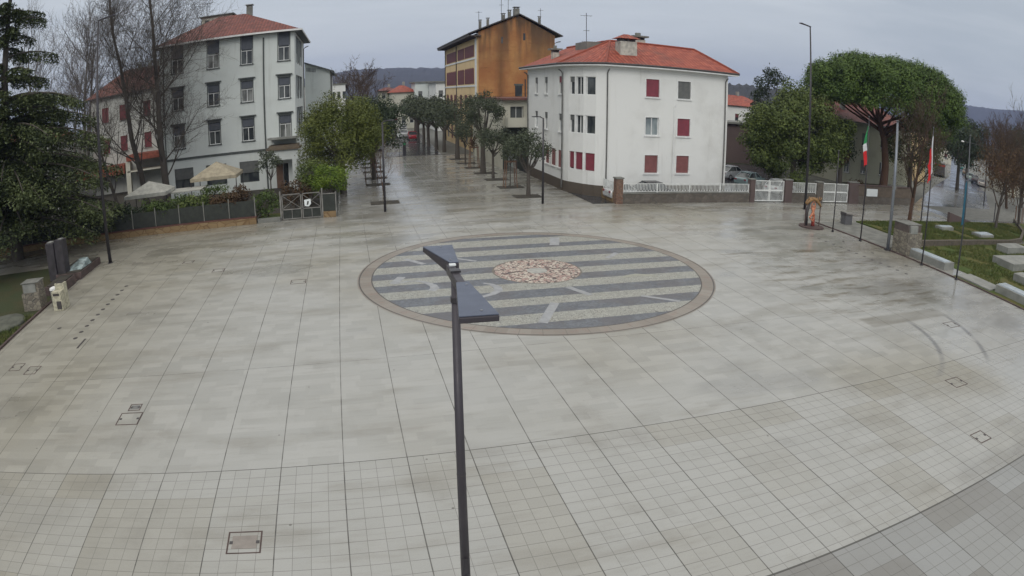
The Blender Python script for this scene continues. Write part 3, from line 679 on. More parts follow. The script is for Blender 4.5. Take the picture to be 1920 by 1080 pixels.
mb.face([(a0[0], a0[1], z), (a1[0], a1[1], z), (rx, a1[1], rz), (rx, a0[1], rz)]); mb.face([(b1[0], b1[1], z-.07), (b0[0], b0[1], z-.07), (rx, b0[1], rz), (rx, b1[1], rz)])
mb.face([(a0[0], a0[1], z-.05), (rx, a0[1], rz-.05), (rx, a0[1], rz+.11), (a0[0], a0[1], z+.11)]); mb.face([(rx, b0[1], rz-.05), (b0[0], b0[1], z-.12), (b0[0], b0[1], z+.04), (rx, b0[1], rz+.11)])
mb.build('eaves', soffit, t)
mb = MB(); mb.tube([(a0[0], a0[1], z), (a1[0], a1[1], z)], .09, 6); mb.tube([(b0[0], b0[1], z-.05), (b1[0], b1[1], z-.05)], .09, 6); mb.build('gutter', gutter, t)
vpipe(t, dx1+.05, dy0+.3, 0, 15.6, .07, gutter, (.9, 0))
for (x, y, zt, w) in ((23.9, 90.2, 21.1, .38), (22.85, 90, 20.6, .2), (22.2, 91, 20.2, .22), (19.3, 93, 19.4, .16), (20.2, 92, 19.6, .16), (27.2, 90, 19.8, .15)):
    mb = MB(); mb.box(x-w, x+w, y-w, y+w, 17.2, zt-.25); mb.box(x-w-.08, x+w+.08, y-w-.08, y+w+.08, zt-.08, zt); 
    for s in (-1, 1): mb.box(x+s*w*.7-.04, x+s*w*.7+.04, y-w*.7, y+w*.7, zt-.25, zt-.08)
    mb.build('chimney', concrete, rf)
def aerial(par, x, y, z0, z1, arms):
    mb = MB(); mb.tube([(x, y, z0), (x, y, z1)], .035, 5)
    for zz, w in arms:
        mb.tube([(x-w, y, zz), (x+w, y, zz+.03)], .022, 4)
        for k in range(4): q = x-w+2*w*(k+.5)/4; mb.tube([(q, y-.2, zz), (q, y+.2, zz)], .014, 3)
    return mb.build('aerial', pole_metal, par)
aerial(rf, 21.7, 90, 18.5, 22.6, ((22.4, .6), (21.3, .3))); aerial(rf, 18.6, 90.5, 17.2, 20.4, ((20.2, .5),)); aerial(rf, 27.4, 90, 17.4, 21, ((20.7, .4),)); aerial(rf, 23.2, 92, 19, 22.6, ((22.4, .7),))
mb = MB(); mb.box(22.85, 23.85, dy0-.03, dy0-.004, 8.0, 9.5); w = mb.build('window', glass, t)
mb = MB(); mb.box(22.7, 24.0, dy0-.05, dy0-.033+.02, 9.5, 9.75); mb.build('lintel', trimd, w)
mb = MB(); mb.box(24.2, 24.35, dy0-.12, dy0-.004, 7.9, 10.4); mb.build('flue', rust, t)
mb = MB(); mb.box(20.95, 21.15, dy0-.03, dy0-.004, 15.4, 16.3); mb.build('vent_slot', glass, t); mb = MB(); mb.box(24.0, 24.3, dy0-.03, dy0-.004, 15.9, 16.9); mb.build('vent_slot', glass, t)

# ---- small balcony house between
t = thing('balcony_house', 'small cream house with balcony and brown flat roof beside the white corner house', 'house')
FE = Fac((16.95, 70.), (24, 70.))
mb = MB(); FE.wall(mb, 0, 7.7, [(.9, 2.4, 4.9, 7.0)], .5); Fac((24, 70), (24, 86.8)).wall(mb, 0, 7.7, []); Fac((16.95, 86.8), (16.95, 70)).wall(mb, 0, 7.7, []); Fac((24, 86.8), (16.95, 86.8)).wall(mb, 0, 7.7, []); mb.build('wall', st_cream, t)
window(FE, t, .9, 2.4, 4.9, 7.0, pane=glass, depth=.5, mull=1)
mb = MB(); mb.box(16.6, 24.3, 69.2, 86.9, 7.72, 7.95); mb.build('roof', simple('dark_red_flat_roof', (.13, .055, .045), .7, amt=.3), t)
mb = MB(); mb.box(17.2, 20.2, 68.6, 69.99, 4.75, 4.88); mb.box(17.2, 20.2, 68.6, 68.72, 4.89, 5.8); mb.box(17.2, 17.32, 68.73, 69.99, 4.89, 5.8); mb.build('balcony', st_cream, t)
mb = MB(); mb.box(16.98, 20.4, 69.6, 69.98, 0, 4.6); mb.build('garage_front', mesh_dark, t)

# ---- white corner house
t = thing('corner_house', 'white three storey corner house with a bright red hipped roof and red roller shutters', 'house')
P0, P1, P2 = (18.45, 65.2), (18.45, 53.75), (20.55, 50.05)
YF = 49.8; XE = 32.6; zE = 10.98
Fs = Fac(P0, P1); arc = [(18.45, 53.75), (18.62, 53.0), (19.35, 51.35), (20.05, 50.35), (20.75, YF)]
Fr = Fac((20.75, YF), (XE, YF)); Fe = Fac((XE, YF), (XE, 62.))
Lw = []
for y0 in (62.5, 59.35, 55.15): Lw += [(65.2-y0, 65.2-y0+.95, z, z+1.6) for z in (8.5, 5.15)]
Lw += [(65.2-59.0, 65.2-57.9, 1.95, 3.5), (65.2-57.2, 65.2-55.95, 1.95, 3.5), (65.2-55.3, 65.2-54.1, 1.95, 3.5)]
fw = [(24.35, 25.6), (27.42, 28.68)]
Rw = [(a-20.75, b-20.75, z, z+1.55) for a, b in fw for z in (8.53, 5.25, 2.0)]
mb = MB(); Fs.wall(mb, .95, zE, Lw); Fr.wall(mb, .95, zE, Rw); Fe.wall(mb, .95, zE, []); Fac((XE, 62), (25, 65.2)).wall(mb, .95, zE, []); Fac((25, 65.2), P0).wall(mb, .95, zE, [])
bays = []
Fa = [Fac(arc[k], arc[k+1]) for k in range(4)]
for k, f in enumerate(Fa): f.wall(mb, .95, zE, [(.12 if k == 1 else .03, f.L-.05, z, z+1.55) for z in (8.5, 5.2, 2.05)] if k in (1, 2) else [])
mb.build('wall', st_white, t)
mb = MB(); Fs.wall(mb, -.3, .95, []); [f.wall(mb, -.3, .95, []) for f in Fa]; Fr.wall(mb, -.3, .95, []); mb.build('plinth', brownbase, t)
for k, o in enumerate(Lw): window(Fs, t, *o, pane=glass_p if k % 4 == 1 else glass, shutter=shut_dull if k in (6, 7, 8) else (shut_red if k == 4 else shut_grey), sh=1. if k >= 6 else .35, sill=trimw, mull=1)
for k, o in enumerate(Rw): window(Fr, t, *o, pane=glass_p, shutter={0: shut_red, 3: shut_grey, 4: shut_red, 2: shut_dull, 5: shut_dull}.get(k), sh=.97, sill=trimw, mull=1, surround=trimw)
for k in (1, 2):
    for i, z in enumerate((8.5, 5.2, 2.05)):
        f = Fa[k]; a, b = (.12 if k == 1 else .03), f.L-.05
        if k == 1:
            window(f, t, a, a+(b-a)*.36, z, z+1.55, pane=glass, shutter=shut_red if i == 2 else shut_grey, sh=.9 if i == 2 else .3, mull=0, depth=.2)
            m_ = MB(); f.fbox(m_, a+(b-a)*.36, a+(b-a)*.46, z, z+1.55, -.2, -.02); m_.build('window_pier', trimw, t)
            window(f, t, a+(b-a)*.46, b, z, z+1.55, pane=glass, shutter=shut_red if i == 2 else None, sh=.95, mull=1, depth=.2)
        else:
            m_ = MB(); f.fbox(m_, a, a+.18, z, z+1.55, -.2, -.02); m_.build('window_pier', trimw, t)
            window(f, t, a+.18, b, z, z+1.55, pane=glass, shutter=shut_red if i == 2 else None, sh=.95, mull=0, depth=.2)
eav = [(17.75, 65.9), (17.75, 53.6), (18.0, 52.6), (18.8, 50.9), (19.6, 49.75), (20.4, 49.1), (XE+.75, 49.1), (XE+.75, 62.3), (25.3, 65.9)]
mb = MB(); mb.prism(eav, zE+.0, zE+.14); mb.build('eaves', trimw, t)
mb = MB(); mb.tube([(x, y, zE+.2) for x, y in eav[:8]], .10, 6); mb.build('gutter', gutter, t)
mb = MB(); zz = zE+.2; pk = (22.9, 54.2, 13.5); r2 = (31.3, 53.8, 13.35); r3 = (21.6, 62, 13.2)
E3 = [(x, y, zz) for x, y in eav]
roofpoly(mb, [E3[0], E3[1], pk, r3]); 
for k in range(1, 5): roofpoly(mb, [E3[k], E3[k+1], pk])
roofpoly(mb, [E3[5], E3[6], r2, pk]); roofpoly(mb, [E3[6], E3[7], r2]); roofpoly(mb, [E3[7], E3[8], r3, pk, r2]) if False else mb.face([E3[7], E3[8], pk, r2]); mb.face([E3[8], E3[0], r3, pk])
rf = mb.build('roof', tile_f, t)
mb = MB()
for a, b in ((E3[5], pk), (pk, r2), (r2, E3[6]), (pk, r3), (E3[1], pk)): mb.tube([(a[0], a[1], a[2]+.03), (b[0], b[1], b[2]+.03)], .11, 6)
mb.build('ridge_tiles', tile_f, rf)
def chim(x, y, w, d, z0, z1, cap='tiles'):
    mb = MB(); mb.box(x-w, x+w, y-d, y+d, z0, z1-.45); c = mb.build('chimney', chimp, rf)
    for sx in (-1, 0, 1): mb = MB(); mb.box(x+sx*w*.75-.07, x+sx*w*.75+.07, y-d*.9, y+d*.9, z1-.45, z1-.2); mb.build('chimney_fin', gutter, c)
    mb = MB(); q = .25
    if cap == 'tiles':
        a = [(x-w-q, y-d-q, z1-.2), (x+w+q, y-d-q, z1-.2), (x+w+q, y+d+q, z1-.2), (x-w-q, y+d+q, z1-.2)]; r0, r1 = (x-w*.3, y, z1+.22), (x+w*.3, y, z1+.22)
        roofpoly(mb, [a[0], a[1], r1, r0]); roofpoly(mb, [a[1], a[2], r1]); roofpoly(mb, [a[2], a[3], r0, r1]); roofpoly(mb, [a[3], a[0], r0]); mb.build('chimney_cap', tile_f, c)
    else: mb.box(x-w-q, x+w+q, y-d-q, y+d+q, z1-.2, z1-.05); mb.cyl(x, y, z1-.05, z1+.25, w*.5); mb.build('chimney_cap', concrete, c)
chim(23.3, 51.6, .78, .55, 11.4, 13.75); chim(26.5, 56, .55, .5, 12.4, 14.4, 'slab'); chim(19.7, 60, .32, .3, 11.6, 13.0, 'slab')
mb = MB(); mb.box(21.2, 25.5, 55.5, 58.5, 12.6, 13.45); mb.build('roof_terrace', concrete, rf)
aerial(rf, 22.5, 59, 12.9, 16.6, ((16.3, .6), (14.8, .3), (13.7, .5)))
for (x, y) in ((18.35, 64.8), (18.34, 53.9), (20.8, YF-.09), (32.3, YF-.09)): vpipe(t, x, y, .3, zE-.6, .065, pipe_g, (-.35 if x < 19 else 0, 0 if x < 19 else -.4))
mb = MB(); mb.tube([(27.05, YF-.06, 1.2), (27.05, YF-.06, 7.8), (27.2, YF-.1, 7.95)], .035, 5); mb.build('vent_pipe', trimw, t)

# ---- house behind the umbrella pine
t = thing('villa', 'drab greenish villa with a dull red hipped roof behind the umbrella pine', 'house')
FI = Fac((58.5, 62), (74, 62)); iops = [(1.2, 2.3, 4.9, 6.6), (4.5, 5.6, 4.9, 6.6), (8.5, 9.6, 4.9, 6.6), (12, 13.1, 4.9, 6.6), (1.2, 2.3, 1.2, 3.0), (4.5, 5.6, 1.2, 3), (8.5, 9.6, 1.2, 3)]
mb = MB(); FI.wall(mb, -.1, 8, iops); Fac((58.5, 75), (58.5, 62)).wall(mb, -.1, 8, []); Fac((74, 62), (74, 75)).wall(mb, -.1, 8, []); Fac((74, 75), (58.5, 75)).wall(mb, -.1, 8, []); mb.build('wall', st_grey, t)
for k, o in enumerate(iops): window(FI, t, *o, pane=glass, shutter=shut_grey if k % 2 else None, sh=.8, sill=concrete_l, mull=1)
mb = MB(); e = .6; z = 8.02; a = [(58.5-e, 62-e, z), (74+e, 62-e, z), (74+e, 75+e, z), (58.5-e, 75+e, z)]; r0, r1 = (62.5, 68.5, 11.3), (70, 68.5, 11.3)
roofpoly(mb, [a[0], a[1], r1, r0]); roofpoly(mb, [a[1], a[2], r1]); roofpoly(mb, [a[2], a[3], r0, r1]); roofpoly(mb, [a[3], a[0], r0]); rf = mb.build('roof', tile_a, t)
mb = MB(); mb.box(58.5-e, 74+e, 62-e, 75+e, 7.85, 8.0); mb.build('soffit', concrete_l, t)
mb = MB(); mb.box(61, 61.6, 64.2, 64.8, 9, 11.4); mb.build('chimney', concrete_l, rf)

# ---- background houses
def bghouse(label, x, y, w, d, h, rh, wall, tile, rot=0, wins=4, rows=2, name='house'):
    t = thing(name, label, 'house', (x, y, 0), R(rot))
    F = Fac((-w/2, -d/2), (w/2, -d/2)); ops = []
    for k in range(wins):
        u = w*(k+.5)/wins; ops += [(u-.5, u+.5, 1.3+3.1*j, 2.9+3.1*j) for j in range(rows)]
    ops = [o for o in ops if o[3] < h-.3]
    mb = MB(); F.wall(mb, -.1, h, ops); Fac((w/2, -d/2), (w/2, d/2)).wall(mb, -.1, h, []); Fac((w/2, d/2), (-w/2, d/2)).wall(mb, -.1, h, []); Fac((-w/2, d/2), (-w/2, -d/2)).wall(mb, -.1, h, []); mb.build('wall', wall, t)
    for k, o in enumerate(ops): window(F, t, *o, pane=glass, shutter=shut_grey if k % 3 else shut_mar, sh=.5, mull=0)
    mb = MB(); e = .6; z = h+.01
    if rh > 0:
        a = [(-w/2-e, -d/2-e, z), (w/2+e, -d/2-e, z), (w/2+e, d/2+e, z), (-w/2-e, d/2+e, z)]; q = max(.5, (w-d)/2+.5); r0, r1 = (-q, 0, z+rh), (q, 0, z+rh)
        roofpoly(mb, [a[0], a[1], r1, r0]); roofpoly(mb, [a[1], a[2], r1]); roofpoly(mb, [a[2], a[3], r0, r1]); roofpoly(mb, [a[3], a[0], r0]); mb.face(list(reversed([(p[0], p[1], z-.12) for p in a])))
        rf = mb.build('roof', tile, t); mb = MB(); mb.box(q*.4, q*.4+.6, -.3, .3, z+rh*.7, z+rh+.9); mb.build('chimney', concrete_l, rf)
    else: mb.box(-w/2-e, w/2+e, -d/2-e, d/2+e, z, z+.25); mb.build('roof', concrete, t)
    return t
bghouse('white house with a bright red roof seen past the right end of the corner house', 83, 125, 15, 10, 7.8, 2.3, st_white, tile_f, 0, 4)
bghouse('little orange outbuilding beside the magnolia below the red roofed house', 81.5, 112, 3.6, 3, 5.0, 0, st_orange, tile_f, 0, 1, 1, 'outbuilding')
bghouse('long mauve wall block behind the parked cars at the magnolia', 54, 80, 13, 6, 5.5, 0, mauve, tile_a, 0, 0, 0, 'garage_block')
bghouse('pink house with red roof far along the avenue, left of the white block', 14.2, 165, 6, 9, 9.0, 1.8, st_cream, tile_f, 0, 3, 3)
bghouse('pale green flat roofed house far along the avenue', 19.3, 162, 5, 9, 11.2, 0, st_pale, tile_f, 0, 2, 3)
bghouse('white flat roofed block next to the palazzo along the avenue', 23.2, 150, 6.5, 12, 10.9, 0, st_white, tile_f, 0, 3, 3)
bghouse('grey house with low roof at the far end of the avenue', 11.0, 172, 4.5, 8, 9.6, .9, st_grey, tile_a, 0, 2, 3)
bghouse('low orange roofed house behind the brown tree at the right edge', 118, 62, 18, 9, 3.8, 2.0, st_cream, tile_f, -35, 4, 1)
bghouse('far house with dull red roof behind the flags', 150, 120, 16, 10, 5, 2, st_cream, tile_a, -35, 4, 1)
bghouse('cream house end showing between the two middle flagpoles', 84, 72, 5, 8, 8.2, 1.4, st_yel, tile_a, -20, 2, 2)
bghouse('brick house glimpsed through the cedar branches at far left', -41, 74, 10, 9, 8.4, 2.4, st_house, tile_f, 10, 3, 2)
bghouse('distant brown roofed house on the far left', -58, 84, 12, 9, 7., 2.6, st_house, tile_b, 0, 3, 2)
# ------------------------------------------------------------------ vegetation
def leaves_mesh(name, pts, nrm, size, mat, parent, rs, asp=1.7, spread=1.0, droop=0.):
    """many small leaf faces; pts Nx3, nrm Nx3 preferred normals"""
    N = len(pts)
    if N == 0: return None
    rg = np.random.RandomState(rs)
    n = nrm + rg.normal(0, .55*spread, (N, 3)); n /= np.linalg.norm(n, axis=1, keepdims=True)+1e-9
    a = rg.normal(0, 1, (N, 3)); a[:, 2] -= droop*2; a -= n*(a*n).sum(1, keepdims=True); a /= np.linalg.norm(a, axis=1, keepdims=True)+1e-9
    b = np.cross(n, a)
    L = (size*rg.uniform(.6, 1.35, N))[:, None]; W = L/asp
    v = np.empty((N, 4, 3)); v[:, 0] = pts-a*L*.5; v[:, 1] = pts+b*W*.5-a*L*.05; v[:, 2] = pts+a*L*.5; v[:, 3] = pts-b*W*.5-a*L*.05
    me = bpy.data.meshes.new(name); me.vertices.add(N*4); me.vertices.foreach_set('co', v.reshape(-1).astype(np.float32))
    me.loops.add(N*4); me.loops.foreach_set('vertex_index', np.arange(N*4, dtype=np.int32)); me.polygons.add(N)
    me.polygons.foreach_set('loop_start', np.arange(0, N*4, 4, dtype=np.int32))
    me.update(calc_edges=True); me.materials.append(mat)
    o = bpy.data.objects.new(name, me); COL.objects.link(o)
    if parent: o.parent = parent
    return o
def clump_pts(cl, per, rg, shell=.55, flat=1.):
    """leaf positions through a set of clumps (x,y,z,r); denser to the outside of each clump"""
    P_, N_ = [], []
    for (x, y, z, r) in cl:
        k = max(8, int(per*r*r)); d = rg.normal(0, 1, (k, 3)); d /= np.linalg.norm(d, axis=1, keepdims=True)
        rr = r*(shell+(1-shell)*rg.uniform(0, 1, k)**.6)*(1+.18*rg.normal(0, 1, k))
        q = d*rr[:, None]; q[:, 2] *= flat
        P_.append(q+np.array([x, y, z])); N_.append(d)
    return np.concatenate(P_), np.concatenate(N_)
def ell_clumps(rx, ry, rz, cz, n, r, rg, lo=-1., keep=.45):
    out = []
    while len(out) < n:
        d = rg.normal(0, 1, 3); d /= np.linalg.norm(d)
        f = rg.uniform(keep, 1)**.7
        if d[2] < lo: continue
        out.append((d[0]*rx*f, d[1]*ry*f, cz+d[2]*rz*f, r*rg.uniform(.7, 1.3)))
    return out
def limb(mb, p, d, L, r, n, rr, sides=6, wob=.12, up=0.):
    pts, rad = [p.copy()], [r]; d = d.normalized()
    for k in range(n):
        d = (d+Vector((rr.uniform(-wob, wob), rr.uniform(-wob, wob), rr.uniform(-wob, wob)+up))).normalized()
        p = p+d*L/n; pts.append(p.copy()); rad.append(r*(1-.72*(k+1)/n))
    mb.tube(pts, rad, sides, False); return pts, rad, d
def leafy_tree(name, label, cat, loc, H, cr, cz, trunk_r, n, clr, per, size, mat, seed, bmat=bark, group=None, lo=-.7, trunk_top=None, lean=(0, 0), flat=.85, asp=1.7, rz=None, keep=.45):
    t = thing(name, label, cat, (loc[0], loc[1], loc[2] if len(loc) > 2 else 0), 0, group)
    rg = np.random.RandomState(seed); rr = random.Random(seed)
    rx, ry, rzz = cr
    cl = ell_clumps(rx, ry, rzz, cz, n, clr, rg, lo, keep)
    p, nn = clump_pts(cl, per, rg, .5, flat); nn[:, 2] += .35
    mb = MB(); top = trunk_top or cz-rzz*.35
    pts = [Vector((0, 0, -.05)), Vector((lean[0]*.3, lean[1]*.3, top*.45)), Vector((lean[0], lean[1], top))]
    mb.tube(pts, [trunk_r*1.25, trunk_r, trunk_r*.8], 9, False)
    for k in range(min(n, 13)):
        c = Vector(cl[(k*7) % n][:3]); s = pts[2]+Vector((0, 0, -rr.uniform(0, .25)*top)); mid = s.lerp(c, .5)+Vector((0, 0, -.1*(c-s).length))
        mb.tube([s, mid, c], [trunk_r*.55, trunk_r*.3, trunk_r*.08], 5, False)
    mb.build('trunk', bmat, t, True)
    leaves_mesh('crown', p, nn, size, mat, t, seed, asp)
    return t
BT = []
def bare_tree(name, label, loc, H, spread, tr, seed, mat=bark, twig=None, group=None, lv=4, fork=.3, nb=(5, 5, 4, 4), up=.10, cat='tree', tw=.02, multi=1, first=.25, lean=(0, 0), rat=(.42, .62), thin=1.):
    t = thing(name, label, cat, (loc[0], loc[1], loc[2] if len(loc) > 2 else 0), 0, group); rr = random.Random(seed); BT.append(t)
    tm, bm_ = MB(), MB()
    def grow(p, d, L, r, l):
        m_ = tm if l == 0 else bm_
        pts, rad, d2 = limb(m_, p, d, L, r, 6 if l < 2 else 3, rr, 8 if l == 0 else (5 if l < 2 else 3), .10+.05*l, up*(.3 if l == 0 else 1))
        if l >= lv: return
        k = nb[l]
        for j in range(k):
            f = (first if l == 0 else .2)+(1-(first if l == 0 else .2))*(j+rr.random()*.7)/k; i = min(len(pts)-2, int(f*(len(pts)-1)))
            q = pts[i].lerp(pts[i+1], rr.random()); dd = (pts[i+1]-pts[i]).normalized()
            a = rr.uniform(0, 2*PI); o = dd.orthogonal().normalized(); o = Matrix.Rotation(a, 3, dd) @ o
            ang = rr.uniform(.55, 1.0) if l == 0 else rr.uniform(.4, .95)
            nd = dd*math.cos(ang)+o*math.sin(ang)*spread
            grow(q, nd, L*(rr.uniform(*rat) if l == 0 else rr.uniform(.42, .62))*(1.25-.55*f if l == 0 else 1), max(tw*.6, rad[i]*rr.uniform(.38, .55)*(thin if l == 0 else 1)), l+1)
    for k in range(multi):
        d = Vector((lean[0]+(rr.uniform(-.25, .25) if multi > 1 else 0), lean[1]+(rr.uniform(-.2, .2) if multi > 1 else 0), 1))
        grow(Vector(((k-(multi-1)/2)*tr*1.3, 0, -.05)), d, H, tr, 0)
    tm.build('trunk', mat, t, True); bm_.build('branches', twig or mat, t)
    return t

# --- umbrella pine
def umbrella_pine():
    t = thing('umbrella_pine', 'huge umbrella pine with a wide green dome crown behind the right boundary wall', 'tree', (58.2, 53, 0))
    rg = np.random.RandomState(5); rr = random.Random(5); cl = []
    RX, RY = 10.2, 8.8
    ax = Vector((.67, -.74)).normalized()
    for k in range(760):
        f = math.sqrt(rg.uniform(0, 1)); a = rg.uniform(0, 2*PI); u, w = f*math.cos(a), f*math.sin(a)
        prof = math.sqrt(max(0, 1-f**2.3)); zt = 11.9+4.1*prof
        zb = 10.1+.5*prof
        top = rg.uniform(0, 1) < .62
        z = (zt-rg.uniform(0, .9)) if top else zb+rg.uniform(0, max(.3, (zt-zb)*.65))
        x, y = u*RX, w*RY; X = x*ax.x - y*ax.y*-1*1; Y = x*ax.y + y*ax.x
        X = x*ax.x - y*ax.y; cl.append((X, Y, z+(rg.uniform(-.5, .25) if top else 0), rg.uniform(.6, 1.5)))
    for k in range(70):      # low skirt at the right hand side
        a = rg.uniform(-1.1, 1.1); f = rg.uniform(.5, .9); x, y = math.cos(a)*f*RX, math.sin(a)*f*RY
        cl.append((x*ax.x-y*ax.y, x*ax.y+y*ax.x, rg.uniform(8.2, 10.6), rg.uniform(.6, 1.1)))
    p, n = clump_pts(cl, 190, rg, .6, .72); n[:, 2] += .6
    leaves_mesh('crown', p, n, .26, leaf_pine, t, 5, 2.2)
    mb = MB()
    tr = [Vector((0, 0, -.1)), Vector((.2, 0, 3.5)), Vector((-.3, 0, 6.5)), Vector((-1.4, 0, 8.6))]
    mb.tube(tr, [.6, .48, .42, .34], 10, False)
    for k in range(26):
        f = rr.uniform(.35, .9); a = rr.uniform(0, 2*PI); x, y = f*math.cos(a)*RX, f*math.sin(a)*RY; X, Y = x*ax.x-y*ax.y, x*ax.y+y*ax.x
        s = tr[2].lerp(tr[3], rr.random()); e = Vector((X, Y, 11.3+rr.uniform(0, 2.2))); m_ = s.lerp(e, .5)+Vector((0, 0, rr.uniform(-.9, .1)))
        mb.tube([s, m_, e], [.17, .11, .04], 6, False)
    mb.build('trunk', bark_red, t, True)
umbrella_pine()

# --- deodar cedar at the left
def cedar():
    t = thing('cedar_tree', 'big dark cedar with drooping layered branches at the left edge', 'tree', (-26.8, 44.0, 0))
    rg = np.random.RandomState(9); rr = random.Random(9); mb = MB(); P_, N_ = [], []
    H = 27
    mb.tube([(0, 0, -.1), (.1, 0, 6), (-.2, 0, 14), (0, 0, H)], [.62, .5, .32, .05], 9, False)
    z = 3.5; k = 0
    while z < H-.6:
        f = (z-2.9)/(H-2.9); L0 = 9.2*(1-f)**.80+.7
        if z > 13.2: L0 *= .68
        nb = 10 if z < 12 else 7
        for j in range(nb):
            a = 2*PI*(j+rr.random()*.8)/nb+k*.7; L = L0*rr.uniform(.72, 1.18); d = Vector((math.cos(a), math.sin(a), 0))
            if 13.4 < z < 16 and rr.random() < .35: continue
            pts = []; n = 6; z0 = z+rr.uniform(-.75, .75)
            for i in range(n+1):
                s = i/n; pts.append(Vector((0, 0, z0))+d*L*s+Vector((0, 0, L*(.16*s-.30*s*s))))
            mb.tube(pts, [.13*(1-.8*i/n)*(1.2-f*.6) for i in range(n+1)], 5, False)
            m_ = int(230*L)
            s = rg.uniform(.12, 1.03, m_); w = rg.normal(0, 1, m_)*(.10+.17*L*(s*(1.08-s))**.5)
            c = np.array([0, 0, z0])+np.outer(s*L, [d.x, d.y, 0])+np.outer(w, [-d.y, d.x, 0])
            c[:, 2] += L*(.16*s-.30*s*s)-np.abs(w)*.28-rg.uniform(0, 1, m_)**1.5*.75+rg.normal(0, .06, m_)
            P_.append(c); nn = np.zeros((m_, 3)); nn[:, 2] = 1; N_.append(nn)
        z += 1.15 if z < 13 else rr.uniform(1.5, 2.1); k += 1
    mb.build('trunk', bark, t, True)
    leaves_mesh('crown', np.concatenate(P_), np.concatenate(N_), .27, leaf_ced, t, 9, 2.2, .8, .9)
cedar()

# --- bare trees in the left garden
bare_tree('bare_tree', 'tall bare tree with thick upright trunk before the left corner of the pale house', (-17.6, 60.5), 21.5, 1.05, .38, 21, lv=4, nb=(28, 11, 6, 4), first=.14, up=.055, tw=.017, rat=(.26, .38), thin=.55)
bare_tree('bare_tree', 'tall forked bare tree left of the thick trunked one, before the red roofed house', (-20.0, 61), 21.5, 1.05, .32, 4, lv=4, nb=(27, 11, 6, 4), first=.16, up=.055, tw=.017, lean=(-.05, 0), rat=(.24, .36), thin=.55)
bare_tree('bare_tree', 'smaller leaning bare tree next to the tall left lamp post', (-22.0, 58), 10.5, 1.0, .2, 6, lv=3, nb=(9, 6, 5), first=.15, lean=(-.32, 0), tw=.028)
bare_tree('bare_tree', 'fine twigged bare tree on the skyline beside the cedar', (-47.3, 90), 23, .55, .32, 31, bark_hazed, lv=4, nb=(14, 7, 6, 3), first=.3, tw=.03, rat=(.3, .45))
bare_tree('bare_tree', 'broad round bare tree on the skyline left of the tall lamp', (-39.8, 90), 21.5, .75, .32, 37, bark_hazed, lv=4, nb=(15, 7, 6, 3), first=.3, tw=.03, rat=(.3, .45), multi=2)
bare_tree('bare_tree', 'bushy bare tree low on the skyline behind the cedar tips', (-43.5, 94), 18, .8, .25, 35, bark_hazed, lv=4, nb=(14, 6, 5, 3), first=.25, tw=.03, rat=(.3, .45))
# --- avenue entrance trees
leafy_tree('evergreen_tree', 'large rounded olive green tree at the left mouth of the avenue', 'tree', (-.45, 58.3), 9, (3.9, 3.3, 3.9), 5.0, .28, 120, .95, 330, .17, leaf_yel, 41, lo=-.75)
leafy_tree('evergreen_tree', 'dark brownish evergreen right behind the big olive green tree on the avenue', 'tree', (2.7, 66.3), 8, (3.0, 2.8, 3.0), 5.6, .22, 75, .9, 230, .2, leaf_dark, 42, lo=-.6, trunk_top=3.2)
leafy_tree('evergreen_tree', 'dark evergreen third back in the left avenue row', 'tree', (3.0, 78), 9, (2.3, 2.3, 2.6), 5.4, .22, 40, .9, 150, .26, leaf_oak, 43, lo=-.6, trunk_top=3.4)
leafy_tree('lime_green_shrub', 'bright lime green shrub behind the short fence by the avenue corner', 'shrub', (-1.3, 51.2), 3.7, (1.55, 1.3, 1.05), 2.45, .08, 34, .5, 420, .15, leaf_lime, 44, lo=-.9, trunk_top=1.2)
leafy_tree('garden_shrub', 'deep green bush between the porch and the lime green shrub', 'shrub', (-3.0, 54), 4, (1.3, 1.2, 1.6), 2.4, .1, 30, .55, 330, .16, leaf_mag, 45, lo=-.9, trunk_top=1.2)
leafy_tree('garden_tree', 'small dark tree before the porch of the pale house', 'tree', (-6.9, 57.5), 4.6, (1.35, 1.2, 1.1), 3.4, .06, 26, .45, 300, .16, leaf_oak, 46, lo=-.7, trunk_top=2.2, keep=.2)
for k, (x, y, h, s) in enumerate(((1.75, 62.5, 4.6, 71), (3.1, 57.5, 4.2, 72), (2.9, 62.6, 3.6, 73))):
    bare_tree('bare_sapling', ['reddish bare shrub left of the near avenue lamp', 'thin bare sapling in the second left tree pit', 'thin bare sapling in the third left tree pit'][k], (x, y), h, .7, .05, s, bark_red, lv=3, nb=(8, 5, 4), first=.15, tw=.018)
bare_tree('bare_tree', 'hazy brown bare tree above the far left side of the avenue', (1.2, 118), 10.5, 1.0, .2, 75, twig_brown, lv=4, nb=(9, 7, 6, 3), first=.25, tw=.05)
bare_tree('bare_tree', 'hazy reddish bare tree at the far end of the avenue', (6.0, 146), 11.5, 1.0, .22, 76, twig_brown, lv=4, nb=(9, 7, 6, 3), first=.25, tw=.06)

